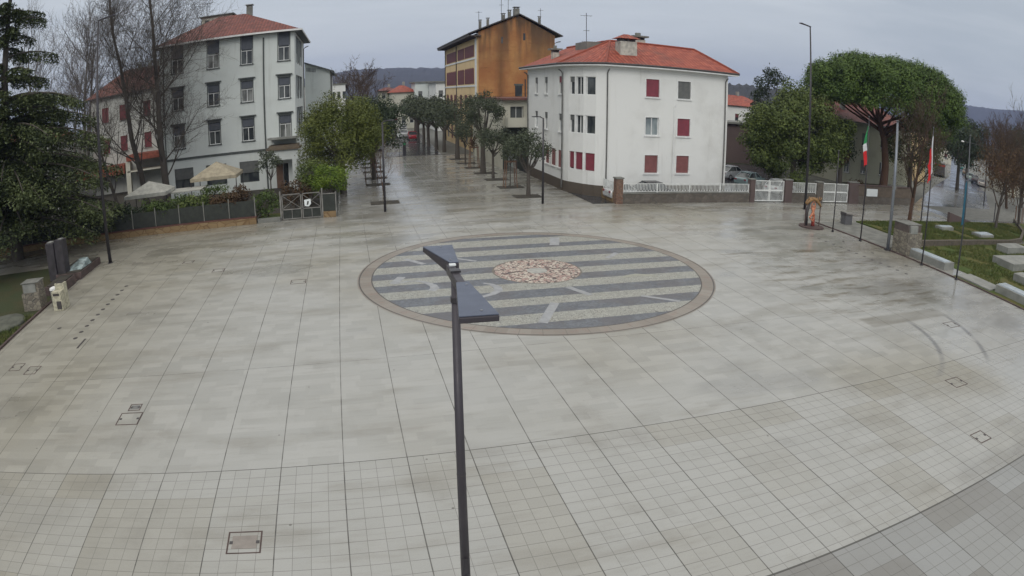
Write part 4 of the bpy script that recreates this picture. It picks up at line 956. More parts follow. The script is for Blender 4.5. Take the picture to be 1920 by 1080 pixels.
# --- street trees on the right of the avenue, each in its pit
def tree_pit(x, y, label, grp, w=2.3, d=1.7):
    mb = MB(); mb.box(-w/2, w/2, -d/2, d/2, -.01, .012); o = mb.build('tree_pit', soil); o.location = (x, y, 0)
    tag(o, label, 'tree pit', grp)
def stakes(x, y, label):
    t = thing('tree_stakes', label, 'stakes', (x, y, 0))
    for sx, sy in ((-1, -1), (1, -1), (1, 1), (-1, 1)):
        mb = MB(); mb.tube([(sx*.55, sy*.4, 0), (sx*.4, sy*.3, 2.5)], .045, 6); mb.build('stake', wood, t)
    for s in (-1, 1): mb = MB(); mb.box(-.48, .48, s*.32-.03, s*.32+.03, 2.3, 2.4); mb.build('cross_bar', wood, t)
ry = [51.4, 56.7, 62.0, 67.2, 72.3, 77.2, 82.4]
for k, y in enumerate(ry): tree_pit(14.55-.06*k, y, '%s tree pit from the square in the right avenue row' % ORD[k], 'tree pits along the right of the avenue')
for k, y in enumerate([51.8, 62.5, 67.5, 73, 77.8, 82.3]): tree_pit(2.9, y, '%s tree pit from the square in the left avenue row' % ORD[k], 'tree pits along the left of the avenue')
g = 'evergreen street trees along the right of the avenue'
def st(label, x, y, rx, rz, cz, seed, tr=.13, n=36, tt=None, mat=leaf_oak, keep=.35, per=230, sz=.17):
    return leafy_tree('street_tree', label, 'tree', (x, y), cz+rz, (rx, rx, rz), cz, tr, n, .62, per, sz, mat, seed, bark, g, lo=-.6, trunk_top=tt or cz-rz*.5, keep=keep)
st('round headed evergreen street tree nearest the square, in the first right pit', 14.75, 51.8, 1.75, 1.45, 4.05, 51, .16, 40, 2.3)
st('slim street tree in the third right pit, just left of the staked sapling', 14.3, 63.0, 1.75, 1.3, 3.9, 52, .13, 36, 2.7)
st('tallest dark thick trunked street tree in front of the orange gable', 14.2, 67.3, 2.3, 2.5, 6.6, 53, .26, 62, 4.2)
st('thin young street tree with a forked trunk, fifth on the right', 13.9, 76.0, 1.2, 1.0, 3.9, 54, .09, 20, 2.6)
st('big spreading street tree at the end of the paved avenue', 14.1, 82.6, 3.2, 2.3, 5.7, 55, .27, 70, 3.4, per=170, sz=.2)
for k, (x, y) in enumerate(((13.9, 92.5), (13.4, 97.), (13.0, 103.3), (12.9, 108.6), (12.7, 115.2), (13.4, 123), (14.6, 134), (15.6, 147))):
    s_ = leafy_tree('street_tree', '%s street tree beyond the paved part, right side of the avenue' % ['first', 'second', 'third', 'fourth', 'fifth', 'sixth', 'seventh', 'last'][k], 'tree', (x, y), 8, (2.4+.35*((k*5) % 4), 2.4+.35*((k*3) % 4), 1.7+.25*((k*7) % 4)), 5.4+.35*(k % 3), .24, 34, .95, 70, .32, leaf_oak, 60+k, bark, g, lo=-.5, trunk_top=3.7)
leafy_tree('street_tree', 'staked young street tree with a grey green head in the second right pit', 'tree', (14.45, 56.7), 4, (1.1, 1.1, .95), 3.2, .04, 18, .5, 260, .17, leaf_oak, 80, bark, g, trunk_top=2.6)
stakes(14.45, 56.7, 'wooden tree stakes around the young tree in the second right pit')
leafy_tree('street_sapling', 'purple brown sapling inside the far wooden stakes', 'tree', (14.2, 72.2), 3.6, (.5, .5, .9), 3.0, .04, 9, .4, 300, .17, leaf_red, 81, bark, None, trunk_top=2.2)
stakes(14.2, 72.2, 'wooden tree stakes around the purple brown sapling')

# --- right side trees
leafy_tree('magnolia_tree', 'broad glossy magnolia like tree right of the parked cars', 'tree', (45.4, 55.5), 11.5, (6.4, 4.5, 5.3), 5.7, .3, 190, 1.1, 260, .24, leaf_mag, 91, lo=-.85)
leafy_tree('conifer', 'pointed conifer tip rising behind the magnolia', 'tree', (56.5, 75), 14.2, (2.9, 2.9, 4.5), 9.6, .25, 60, .8, 130, .3, leaf_dark, 92, lo=-.9)
t = leafy_tree('palm_tree', 'dark bushy palm like tree with brown dead fronds beside the villa', 'tree', (51.4, 54), 8, (1.5, 1.5, 2.3), 6.0, .3, 26, .8, 160, .3, leaf_mag, 93, lo=-.8, trunk_top=4.5)
p, n = clump_pts([(-.5, -.6, 3.6, .8), (.2, -.5, 4.3, .7), (.6, -.4, 3.9, .5), (-.3, -.4, 5.0, .6)], 200, np.random.RandomState(4)); leaves_mesh('dead_fronds', p, n, .3, leaf_red, t, 4, 3)
leafy_tree('evergreen_tree', 'dark evergreen mass under the left part of the umbrella pine', 'tree', (53.0, 56), 6, (1.7, 1.6, 1.7), 4.4, .2, 26, .9, 130, .28, leaf_dark, 94, lo=-.9)
leafy_tree('evergreen_tree', 'ivy covered tree below the right of the umbrella pine', 'tree', (66.0, 55), 10, (5.0, 3.5, 3.2), 6.4, .3, 60, 1.1, 90, .3, leaf_mag, 95, lo=-.9)
leafy_tree('evergreen_tree', 'dark green tree beyond the umbrella pine beside the side road', 'tree', (88, 62), 10, (5.5, 4, 3.6), 7.0, .3, 60, 1.2, 70, .36, leaf_dark, 96, lo=-.9)
leafy_tree('evergreen_tree', 'round dark tree low against the blue hill right of the pine', 'tree', (120, 82), 12, (6, 5, 4.5), 8., .3, 50, 1.6, 40, .5, leaf_dark, 97, lo=-.9)
leafy_tree('evergreen_tree', 'dark tree at the right edge against the hill', 'tree', (93, 50.5), 10, (5.5, 4, 4.8), 7.2, .3, 60, 1.3, 60, .4, leaf_dark, 98, lo=-.9)
leafy_tree('red_leaved_shrub', 'reddish brown shrub on the terrace behind the white gate', 'shrub', (51.5, 51), 1.7, (1.5, .8, .6), 1.1, .05, 14, .5, 160, .2, leaf_red, 99, lo=-.9, trunk_top=.6)
bare_tree('bare_tree', 'bare twiggy tree with a reddish trunk behind the stone pillar', (46.8, 38.6), 8.6, .9, .22, 101, bark_red, twig_brown, lv=4, nb=(13, 7, 6, 3), first=.17, up=.16, tw=.02)
rg = np.random.RandomState(35); p, n = clump_pts(ell_clumps(3.0, 3.0, 3.0, 5.6, 70, .8, rg, -.8, .2), 34, rg, .2); leaves_mesh('dry_leaves', p, n, .13, olive, BT[-1], 3)
bare_tree('bare_tree', 'brown leafed tree on the far lawn at the right edge', (59.8, 35.8), 9.0, .9, .2, 103, bark, twig_brown, lv=4, nb=(12, 7, 6, 3), first=.25, up=.12, tw=.025)
t = [o for o in COL.objects if o.get('label', '').startswith('brown leafed')][0]
rg = np.random.RandomState(3); p, n = clump_pts(ell_clumps(3.4, 3.2, 3.4, 6.0, 80, .9, rg, -.8, .2), 60, rg, .2); leaves_mesh('dry_leaves', p, n, .17, leaf_orange, t, 3)
bare_tree('bare_tree', 'second brown tree cut by the right edge of the view', (68, 37), 9.0, .9, .2, 107, bark, twig_brown, lv=4, nb=(12, 7, 6, 2), first=.25, up=.12, tw=.025)
rg = np.random.RandomState(33); p, n = clump_pts(ell_clumps(3.6, 3.4, 3.6, 5.6, 80, .9, rg, -.9, .2), 60, rg, .2); leaves_mesh('dry_leaves', p, n, .18, leaf_orange, BT[-1], 3)
for k, (x, y) in enumerate(((106, 60), (121, 70), (138, 82), (84, 48.5), (160, 100))):
    bare_tree('bare_tree', ['reddish brown bare tree beyond the parked cars of the side road', 'second reddish brown roadside tree on the right of the side road', 'third reddish brown roadside tree on the right of the side road', 'brown roadside tree nearest the wooden tree guard', 'farthest brown tree right of the side road'][k],
              (x, y), 10, .95, .25, 110+k, twig_brown, twig_brown, lv=4, nb=(12, 7, 5, 2), first=.15, tw=.05)
    rg = np.random.RandomState(k+60); p, n = clump_pts(ell_clumps(4.4, 3.6, 3.8, 5.6, 70, 1.1, rg, -.95, .2), 34, rg, .2); leaves_mesh('dry_leaves', p, n, .3, leaf_orange if k % 2 else leaf_red, [o for o in COL.objects if o.name.startswith('bare_tree') and o.parent is None][-1] if False else BT[-1], k)
for k, (x, y, r) in enumerate(((92, 76, 3), (104, 88, 3.5), (122, 104, 4), (150, 126, 5))):
    leafy_tree('roadside_tree', ['brownish hedge tree beside the red and white bus', 'brownish tree left of the side road, second back', 'brownish tree left of the side road, third back', 'brownish tree left of the side road, farthest'][k], 'tree', (x, y), 7, (r*1.2, r, r*.9), 4.6, .2, 40, 1.0, 60, .4, leaf_red, 120+k, twig_brown, lo=-.9)
# --- hedges and bushes behind the left fence
def bush(name, label, x, y, rx, ry, h, mat, seed, z=.3, n=26, sz=.17):
    return leafy_tree(name, label, 'shrub', (x, y), h, (rx, ry, h/2), z+h/2, .05, n, .42, 300, sz, mat, seed, lo=-.95, trunk_top=z+h*.4)
bush('garden_shrub', 'dark green bush behind the fence at its far left', -22.6, 48.7, 1.9, .8, 1.9, leaf_dark, 130)
bush('garden_shrub', 'low dark hedge plant right of the tall left lamp', -19.2, 48.7, 1.9, .8, 1.6, leaf_hedge, 131)
bush('garden_shrub', 'dull green bush under the smaller canopy', -16.0, 48.8, 1.9, .8, 1.9, leaf_hedge, 132)
bush('garden_shrub', 'tall green climber on the fence below the beige gazebo', -12.9, 48.8, 1.8, .8, 2.2, leaf_hedge, 133)
bush('garden_shrub', 'upright green bush in front of the gazebo post', -10.3, 48.9, 1.2, .8, 3.0, leaf_hedge, 134)
bush('garden_shrub', 'reddish brown bush right of the gazebo', -8.5, 49.2, 1.1, .7, 2.2, leaf_red, 135)
bush('garden_shrub', 'fresh green bush spilling beside the cross braced gate', -6.1, 47.9, 1.15, .6, 1.9, leaf_lime if False else leaf_hedge, 136)
bush('garden_shrub', 'dark bush between the gate and the lime green shrub', -4.2, 50.5, 1.2, .8, 2.1, leaf_red, 137)
bush('garden_shrub', 'leafy dark bush spilling over the netting near the tall left lamp', -20.8, 47.6, 1.6, .45, 1.5, leaf_hedge, 140, .9)
bush('garden_shrub', 'ivy clump hanging over the fence under the grey tent', -17.6, 47.5, 1.3, .4, 1.2, leaf_dark, 141, 1.1)
bush('garden_shrub', 'green creeper on the netting left of the third pale fence post', -14.6, 47.5, 1.3, .4, 1.3, leaf_hedge, 142, 1.0)
bush('garden_shrub', 'bright green climber bulging over the fence below the gazebo', -11.9, 47.6, 1.3, .45, 1.7, leaf_mag, 143, .9)
bush('garden_shrub', 'brown and green tangle over the right end of the fence', -9.2, 47.5, 1.2, .4, 1.0, leaf_red, 144, 1.3)

# --- grass tufts
def tufts(name, polys, n, seed, mat, size=.16):
    rg = np.random.RandomState(seed); P_ = []
    for (x0, x1, y0, y1, z, w) in polys:
        k = int(n*w); P_.append(np.stack([rg.uniform(x0, x1, k), rg.uniform(y0, y1, k), np.full(k, z+size*.35)], 1))
    p = np.concatenate(P_); nz = np.array([mnoise.noise(Vector((a*.5, b*.5, seed))) for a, b, _ in p]); p = p[nz > -.22]
    nn = rg.normal(0, 1, p.shape); nn[:, 2] *= .2
    N = len(p); L = size*rg.uniform(.5, 1.3, N); a = np.stack([rg.normal(0, .3, N), rg.normal(0, .3, N), np.ones(N)], 1); b = np.stack([-nn[:, 1], nn[:, 0], np.zeros(N)], 1); b /= np.linalg.norm(b, axis=1, keepdims=True)+1e-9
    v = np.empty((N, 3, 3)); q = p.copy(); q[:, 2] -= size*.35; v[:, 0] = q-b*.035; v[:, 1] = q+b*.035; v[:, 2] = q+a*L[:, None]
    me = bpy.data.meshes.new(name); me.vertices.add(N*3); me.vertices.foreach_set('co', v.reshape(-1).astype(np.float32)); me.loops.add(N*3); me.loops.foreach_set('vertex_index', np.arange(N*3, dtype=np.int32))
    me.polygons.add(N); me.polygons.foreach_set('loop_start', np.arange(0, N*3, 3, dtype=np.int32)); me.update(calc_edges=True); me.materials.append(mat)
    o = bpy.data.objects.new(name, me); COL.objects.link(o); tag(o, 'rough winter grass growing on the lawns', 'grass', kind='stuff'); return o
blades = foliage_mat("grass_blades", (.055, .085, .02), (.13, .14, .045), .4, 3.)
tufts('grass', [(36.5, 62, 12, 30.1, .03, .42), (39, 66, 30.8, 38, .14, .33), (-24, -17.2, 12, 29, 0, .25)], 90000, 3, blades)
# ------------------------------------------------------------------ lamps and poles
def lamp_head_poly(n0, n1, w0, w1, L):   # trapezoid: narrow end at 0, wide end at L
    return [(-w0/2+n0, 0), (w0/2+n0, 0), (w1/2+n1, L), (-w1/2+n1, L)]
t = thing('street_lamp', 'double headed dark lamp post standing in the foreground before the mosaic', 'street lamp', (1.37, 8.4, 0))
mb = MB(); mb.tube([(0, 0, 0), (0, 0, 6.28)], [.085, .056], 20); mb.build('pole', lamp_side, t, True)
mb = MB(); mb.box(-.055, .055, -.62, .42, 6.15, 6.29); mb.build('arm', lamp_side, t, bevel=.01)
mb = MB(); mb.box(-.07, .07, -.07, .07, 6.291, 6.32); mb.build('pole_cap', dark_metal, t)
def fhead(poly, z0, z1, lab):
    mb = MB(); i = 0; mb.v = [(x, y, z0-(.10 if abs(y) < .8 else .0)) for x, y in poly]+[(x, y, z1) for x, y in poly]
    for q in ((3, 2, 1, 0), (4, 5, 6, 7), (0, 1, 5, 4), (1, 2, 6, 5), (2, 3, 7, 6), (3, 0, 4, 7)): mb.f.append(q); mb.uv.append(None); mb.mi.append(0)
    h_ = mb.build('lamp_head', lamp_side, t, bevel=.012)
    cx_ = sum(p[0] for p in poly)/4; cy_ = sum(p[1] for p in poly)/4
    mb = MB(); mb.prism([(cx_+(x-cx_)*.985, cy_+(y-cy_)*.985) for x, y in poly], z1+.001, z1+.018); mb.build('cover', lamp_top, h_, bevel=.006)
    return h_
fhead([(-.28, -1.88), (.17, -1.9), (.075, -.60), (-.09, -.60)], 6.24, 6.31, '')
h2 = fhead([(-.01, .36), (.12, .36), (.20, 1.42), (-.27, 1.42)], 6.24, 6.31, '')
mb = MB(); mb.box(-.045, .045, .17, .24, 6.325, 6.345); mb.build('arm_label', signw, t)
mb = MB(); mb.cyl(0, 0, 5.86, 5.93, .072, n=20); mb.build('collar', dark_metal, t)
mb = MB(); mb.cyl(0, 0, 0, .025, .19, n=20); mb.build('base_plate', dark_metal, t)
mb = MB(); mb.cyl(0, 0, 3.05, 3.065, .0745, n=20); mb.build('pole_joint', gutter, t)
mb = MB(); mb.box(-.045, .045, -.092, -.078, 1.0, 1.35); mb.build('access_door', dark_metal, t)
for yy in (-1.75, -.75, .5, 1.3): mb = MB(); mb.cyl(.0 if yy < -1 or yy > 1 else .02, yy, 6.329, 6.336, .014, n=8); mb.build('bolt', rimm, t)
def tall_lamp(x, y, H, hx, hy, label, L=1.6, panel=.34, rz=0):
    t = thing('street_lamp', label, 'street lamp', (x, y, 0))
    mb = MB(); mb.tube([(0, 0, 0), (0, 0, H*.55), (0, 0, H)], [.125, .095, .06], 12); mb.build('pole', dark_metal, t, True)
    mb = MB(); mb.cyl(0, 0, 0, .03, .2, n=14); mb.build('base_plate', dark_metal, t)
    d = Vector((hx, hy, 0)).normalized(); s = Vector((-d.y, d.x, 0)); mb = MB(); M = Matrix((( d.x, s.x, 0, 0), (d.y, s.y, 0, 0), (0, 0, 1, H), (0, 0, 0, 1))) @ Matrix.Rotation(R(-6), 4, 'Y')
    mb.box(-.08, .35, -.045, .045, -.07, .03, M); mb.build('arm', dark_metal, t)
    mb = MB(); mb.prism([(.352, -.08), (L, -panel/2), (L, panel/2), (.352, .08)], -.05, .03, M); mb.build('lamp_head', lamp_side, t)
    return t
tall_lamp(-15.96, 38.86, 15.6, 1, -.1, 'very tall thin lamp post beside the planter at the left, head pointing right', 1.25)
tall_lamp(37.2, 43.4, 16.1, -1, 0, 'very tall thin lamp post before the white gates at the right', 1.15)
for x, hx, lb in ((14.75, -1, 'low lamp post at the corner of the white house, head pointing left'), (2.66, 1, 'low lamp post at the left mouth of the avenue before the first tree pit')):
    t = thing('street_lamp', lb, 'street lamp', (x, 47.75, 0), 0, 'pair of low lamps at the mouth of the avenue')
    mb = MB(); mb.tube([(0, 0, 0), (0, 0, 6.65)], [.10, .06], 10); mb.build('pole', dark_metal, t, True)
    mb = MB(); mb.tube([(0, 0, 6.62), (hx*.25, 0, 6.74)], .04, 6); mb.prism([(0, -.06), (.65, -.2), (.65, .2), (0, .06)] if hx > 0 else [(0, .06), (-.65, .2), (-.65, -.2), (0, -.06)], 6.72, 6.79, Matrix.Translation((hx*.2, 0, 0))); mb.build('lamp_head', dark_metal, t)
t = thing('road_lamp', 'slender road lamp with a long thin arm over the side road', 'street lamp', (78, 49.4, 0))
mb = MB(); mb.tube([(0, 0, 0), (0, 0, 9.2)], [.1, .06], 8); mb.build('pole', dark_metal, t); mb = MB(); mb.tube([(-3.2, 2.6, 8.1), (3.2, -2.6, 8.0)], .035, 5); mb.build('arm', pole_metal, t); mb = MB(); mb.lathe([(.05, 7.95), (.28, 8.0), (.25, 8.12), (.05, 8.18)], 10, (-3.3, 2.7)); mb.build('lamp_head', trimw, t)
# flags
def cloth(par, bands, H, z1, z0, w, seed, amp=.10, side=-1):
    """a limp flag hanging against its pole, bands = list of (fraction, material) across the fly"""
    rr = random.Random(seed); n = 26; rows = 18; f0 = 0
    for (fr, m_) in bands:
        mb = MB(); base = 0; m0, m1 = int(n*f0), int(round(n*(f0+fr))); W = m1-m0
        for k in range(rows+1):
            s = k/rows
            for i in range(m0, m1+1):
                u = i/n; fold = math.sin(u*9+seed+s*1.5)*amp*(.35+u)
                ww = w*(.10+.9*math.sin(min(1, s*1.25+.12)*PI/2)**1.3)
                x = side*u*ww*(.75+.25*math.sin(s*4+seed)); y = fold
                z = z1-(z1-z0)*(s*(1-.22*u)+.22*u*(.35+.65*s)) - u*w*.5*(1-s*.6)
                mb.v.append((x, y, z))
        for k in range(rows):
            for i in range(W): q = k*(W+1)+i; mb.f.append((q, q+1, q+W+2, q+W+1)); mb.uv.append(None); mb.mi.append(0)
        mb.build('flag_band', m_, par, True); f0 += fr
fg = simple('flag_green', (.02, .22, .07), .8, amt=.1); fw_ = simple('flag_white', (.62, .64, .66), .8, amt=.06); fr_ = simple('flag_red', (.58, .02, .025), .8, amt=.1); fb = simple('flag_blue', (.02, .11, .17), .8, amt=.1); fbl = simple('flag_dark_blue', (.02, .07, .22), .8, amt=.1)
poles = ((33.15, 35.1, 5.95, .05, 'first slim flagpole without a flag, right beside the carved dancer'), (33.5, 32.3, 8.75, .055, 'flagpole carrying the green white and red flag'), (33.9, 29.75, 8.8, .13, 'thick silvery pole by the stone pillar, third in the row'),
         (33.65, 26.1, 8.8, .055, 'flagpole carrying the limp red and white flag'), (33.75, 22.9, 8.8, .06, 'nearest flagpole on the right with the blue flag'))
for k, (x, y, H, r, lb) in enumerate(poles):
    t = thing('flagpole', lb, 'flagpole', (x, y, 0), 0, 'flagpoles along the edge of the lawn')
    mb = MB(); mb.tube([(0, 0, 0), (0, 0, H*.5), (0, 0, H)], [r, r*.85, r*.6], 10); mb.build('pole', silver if k == 2 else (pole_metal if k == 4 else dark_metal), t, True)
    mb = MB(); mb.cyl(0, 0, 0, .12, r*1.9, n=12); mb.build('base', dark_metal, t)
    mb = MB(); mb.lathe([(r*.6, H), (r*1.1, H+.05), (r*.4, H+.12)], 8); mb.build('finial', pole_metal, t)
    if k == 2:
        mb = MB(); mb.tube([(.13, 0, 0), (.13, 0, H-.6)], .035, 6); mb.box(-.14, .2, -.06, .06, 4.2, 4.5); mb.build('cable_box', concrete, t)
def flag(label, k, build):
    x, y = poles[k][:2]; f = thing('flag', label, 'flag', (x, y, 0)); build(f); return f
def it(f):
    # bands stack down the limp cloth because the fly hangs straight down
    def band(zt, zb, w0, w1, m_, ph):
        mb = MB(); n, rows = 8, 7
        for k in range(rows+1):
            s = k/rows; w = w0+(w1-w0)*s
            for i in range(n+1): u = i/n; mb.v.append((-.06-u*w-.05*math.sin(s*3+ph), .05*math.sin(u*8+ph+s), zt+(zb-zt)*s-u*.25))
        for k in range(rows):
            for i in range(n): q = k*(n+1)+i; mb.f.append((q, q+1, q+n+2, q+n+1)); mb.uv.append(None); mb.mi.append(0)
        mb.build('flag_band', m_, f, True)
    band(8.2, 7.05, .03, .42, fg, 0); band(7.05, 6.5, .42, .50, fw_, 1.2); band(6.5, 5.5, .44, .36, fr_, 2.2)
flag('limp green white and red tricolour hanging on the second flagpole', 1, it)
def rd(f):
    def band(zt, zb, x0, w0, w1, m_, ph, yo=0):
        mb = MB(); n, rows = 8, 10
        for k in range(rows+1):
            s = k/rows; w = w0+(w1-w0)*s
            for i in range(n+1): u = i/n; mb.v.append((x0-u*w-.05*math.sin(s*5+ph), yo+.05*math.sin(u*8+ph+s*2), zt+(zb-zt)*s-u*.2))
        for k in range(rows):
            for i in range(n): q = k*(n+1)+i; mb.f.append((q, q+1, q+n+2, q+n+1)); mb.uv.append(None); mb.mi.append(0)
        mb.build('flag_band', m_, f, True)
    band(8.4, 6.0, -.04, .05, .16, fw_, .5, -.06); band(7.6, 6.6, -.12, .10, .40, fr_, 1.4); band(6.6, 5.5, -.10, .40, .24, fr_, 2.4)
flag('limp red and white flag hanging on the fourth flagpole', 3, rd)
def bl(f):
    mb = MB(); n, rows = 8, 10
    for k in range(rows+1):
        s = k/rows
        for i in range(n+1): u = i/n; mb.v.append((-.06-u*(.10+.16*s), .06*math.sin(u*8+s*2), 6.1-2.6*s-u*.15))
    for k in range(rows):
        for i in range(n): q = k*(n+1)+i; mb.f.append((q, q+1, q+n+2, q+n+1)); mb.uv.append(None); mb.mi.append(0)
    mb.build('flag_cloth', fb, f, True)
flag('long limp blue banner on the nearest flagpole', 4, bl)
# thin pole among the far lawn, bus stop like posts
for x, y, H, lb in ((48.6, 38.5, 4.1, 'thin dark post behind the bare reddish tree'), (65.2, 39.4, 2.2, 'short dark post beside the brown tree at the right')):
    mb = MB(); mb.tube([(0, 0, 0), (0, 0, H)], [.07, .06], 8); o = mb.build('post', dark_metal, loc=(x, y, 0)); tag(o, lb, 'post')

# ------------------------------------------------------------------ right boundary: wall, railing, gates
t = thing('brick_pillar', 'square brick gate pillar at the corner by the white house', 'pillar', (20.65, 46.75, 0))
mb = MB(); mb.box(-.28, .28, -.3, .3, 0, 2.0); mb.build('shaft', brick, t); mb = MB(); mb.box(-.34, .34, -.36, .36, 2.0, 2.1); mb.build('cap', concrete, t)
t = thing('front_wall', 'long low dark stone wall carrying the white looped railing', 'wall')
mb = MB(); mb.box(20.95, 33.2, 46.5, 46.85, 0, .80); mb.build('stone_base', stonew, t); mb = MB(); mb.box(20.95, 33.2, 46.46, 46.89, .801, .86); mb.build('coping', concrete, t)
def railing(name, label, x0, x1, z0, z1, y, post=2.6, cat='railing'):
    t = thing(name, label, cat, ((x0+x1)/2, y, 0)); w = (x1-x0)/2
    mb = MB(); mb.box(-w, w, -.02, .02, z1-.04, z1); mb.build('rail', white_metal, t); mb = MB(); mb.box(-w, w, -.02, .02, z0, z0+.04); mb.build('rail', white_metal, t)
    mb = MB(); n = int((x1-x0)/.26)
    for k in range(n):
        xa = -w+.13+(2*w-.26)*k/max(1, n-1) if n > 1 else 0
        pts = [(xa-.065, 0, z1-.05), (xa-.065, 0, z0+.16), (xa-.03, 0, z0+.07), (xa+.03, 0, z0+.07), (xa+.065, 0, z0+.16), (xa+.065, 0, z1-.05)]; mb.tube(pts, .024, 4, False)
    mb.build('looped_bars', white_metal, t); m_ = int((x1-x0)/post)+1
    for k in range(m_): mb = MB(); xa = -w+2*w*k/max(1, m_-1); mb.box(xa-.025, xa+.025, -.025, .025, .8 if z0 > .6 else 0, z1+.02); mb.build('post', white_metal, t)
    return t
railing('railing', 'long white looped railing on the low wall before the white corner house', 21.0, 33.15, .93, 1.6, 46.65)
t = thing('side_wall', 'short tan brick wall linking the corner house to the brick pillar', 'wall'); mb = MB(); mb.box(20.5, 20.8, 47.08, 49.85, 0, .78); mb.build('stone_base', tanwall, t)
r_ = railing('railing', 'short white railing turning back to the corner house', -1.35, 1.35, .85, 1.6, 0); r_.location = (20.65, 48.45, 0); r_.rotation_euler = (0, 0, R(90))
def pillar(x0, x1, h, label, y0=46.45, y1=46.95, mat=mauve):
    t = thing('gate_pillar', label, 'pillar', ((x0+x1)/2, (y0+y1)/2, 0)); w, d = (x1-x0)/2, (y1-y0)/2
    mb = MB(); mb.box(-w, w, -d, d, 0, h); mb.build('shaft', mat, t); mb = MB(); mb.box(-w-.05, w+.05, -d-.05, d+.05, h, h+.08); mb.build('cap', concrete, t)
pillar(33.25, 33.75, 2.0, 'dark gate pillar left of the first white double gate'); pillar(37.25, 38.1, 2.05, 'wide mauve gate pillar right of the first white double gate')
pillar(41.3, 42.1, 1.95, 'gate pillar left of the second white gate', mat=stonew); pillar(45.85, 47.2, 2.1, 'wide mauve gate pillar right of the second white gate')
def gate(x0, x1, h, label):
    t = thing('white_gate', label, 'gate', ((x0+x1)/2, 46.65, 0)); w = (x1-x0)/2
    for s in (-1, 1):
        a, b = (-w, -.02) if s < 0 else (.02, w)
        mb = MB()
        for q in ((a, b, .1, .18), (a, b, h-.06, h), (a, b, 1.0, 1.12), (a, a+.07, .18, h-.06), (b-.07, b, .18, h-.06)): mb.box(q[0], q[1], -.03, .03, q[2], q[3])
        lf = mb.build('gate_leaf', white_metal, t)
        mb = MB(); n = int((b-a)/.14)
        for k in range(1, n): xa = a+(b-a)*k/n; mb.box(xa-.018, xa+.018, -.012, .012, .18, h-.06)
        mb.build('bars', white_metal, lf)
    mb = MB(); mb.box(-.12, .12, -.06, -.031, .92, 1.2); mb.build('lock', trimw, t)
gate(33.8, 37.2, 1.95, 'first white barred double gate in front of the parked cars'); gate(42.2, 45.75, 1.9, 'second white barred double gate further right behind the tall lamp')
t = thing('front_wall', 'short stone wall between the two white gates', 'wall'); mb = MB(); mb.box(38.15, 41.25, 46.5, 46.85, 0, .82); mb.build('stone_base', stonew, t)
railing('railing', 'short white railing between the two white gates', 38.15, 41.25, .93, 1.85, 46.65)
t = thing('boundary_wall', 'brown boundary wall with dark base behind the flagpoles', 'wall')
mb = MB(); mb.box(47.25, 57.2, 46.6, 46.95, 0, .75); mb.build('stone_base', stonew, t); mb = MB(); mb.box(47.25, 57.2, 46.7, 46.9, .751, 1.85); mb.build('screen', simple('brown_screen', (.12, .095, .072), .8, amt=.2), t); mb = MB(); mb.box(47.25, 57.2, 46.62, 46.96, 1.851, 1.93); mb.build('coping', mauve, t)
t = thing('notice_board', 'blank white sign fixed to the brown boundary wall', 'sign', (49.45, 46.58, 0)); mb = MB(); mb.box(-.88, .88, -.02, .01, .8, 1.56); mb.build('panel', signw, t); mb = MB(); mb.box(-.92, .92, .011, .018, .76, 1.6); mb.build('frame', trimd, t)

# ------------------------------------------------------------------ left boundary
t = thing('garden_wall', 'low tan block wall with dark red coping along the left garden', 'wall'); mb = MB(); mb.box(-60, -6.9, 46.75, 47.1, 0, .48); mb.build('stone_base', tanwall, t); mb = MB(); mb.box(-60, -6.85, 46.72, 47.13, .481, .55); mb.build('coping', simple('dark_red_coping', (.11, .045, .035), .7), t)
t = thing('garden_fence', 'netting fence with thin pale posts on the tan wall', 'fence')
for x in [-6.95-1.98*k for k in range(14)]: mb = MB(); mb.box(x-.035, x+.035, 46.9, 46.97, .551, 1.98); mb.build('post', concrete, t)
mb = MB()
mb.box(-33, -7, 46.98, 47.0, .56, 1.72)
mb.build('netting', mesh_dark, t)
t = thing('kerb_bed', 'grassy planting bed with stone kerb left of the cross braced gate', 'planting bed'); mb = MB(); mb.box(-6.8, -5.1, 46.9, 47.3, 0, .3); mb.build('kerb', concrete, t)
mb = MB(); mb.prism([(-6.75, 47.32), (-5.15, 47.32), (-5.15, 49), (-6.75, 49)], 0, .27); mb.build('bed_grass', grass, t)
t = thing('garden_gate', 'rusty grey double gate with crossed braces at the garden corner', 'gate', (-3.5, 47.25, 0))
galv = simple('galvanised_frame', (.22, .215, .20), .5, amt=.2, metal=.2)
for s, (a, b) in ((0, (-1.45, .0)), (1, (.06, 1.45))):
    mb = MB()
    for q in ((a, b, .05, .11), (a, b, .74, .80), (a, b, 1.84, 1.9), (a, a+.06, .11, 1.9), (b-.06, b, .11, 1.9)): mb.box(q[0], q[1], -.025, .025, q[2], q[3])
    mb.tube([(a, 0, .8), (b, 0, 1.84)], .02, 4); mb.tube([(a, -.03, 1.84), (b, -.03, .8)], .02, 4); mb.box((a+b)/2-.02, (a+b)/2+.02, -.02, .02, .11, .74)
    lf = mb.build('gate_leaf', galv, t); mb = MB(); mb.box(a+.06, b-.06, .026, .034, .12, .74); mb.build('lower_panel', mesh_dark, lf); 
for x in (-1.55, 1.55): mb = MB(); mb.box(x-.05, x+.05, -.05, .05, 0, 2.15); mb.build('gate_post', galv, t)
t2 = thing('gate_sign', 'small crumpled white sign tied to the cross braced gate', 'sign', (-3.0, 47.2, 0)); mb = MB(); mb.prism([(-.25, .95), (.05, .9), (.22, 1.1), (.2, 1.45), (-.28, 1.4)], -.012, .0, Matrix(((1, 0, 0, 0), (0, 0, 1, -.045), (0, 1, 0, 0), (0, 0, 0, 1)))); mb.build('panel', signw, t2)
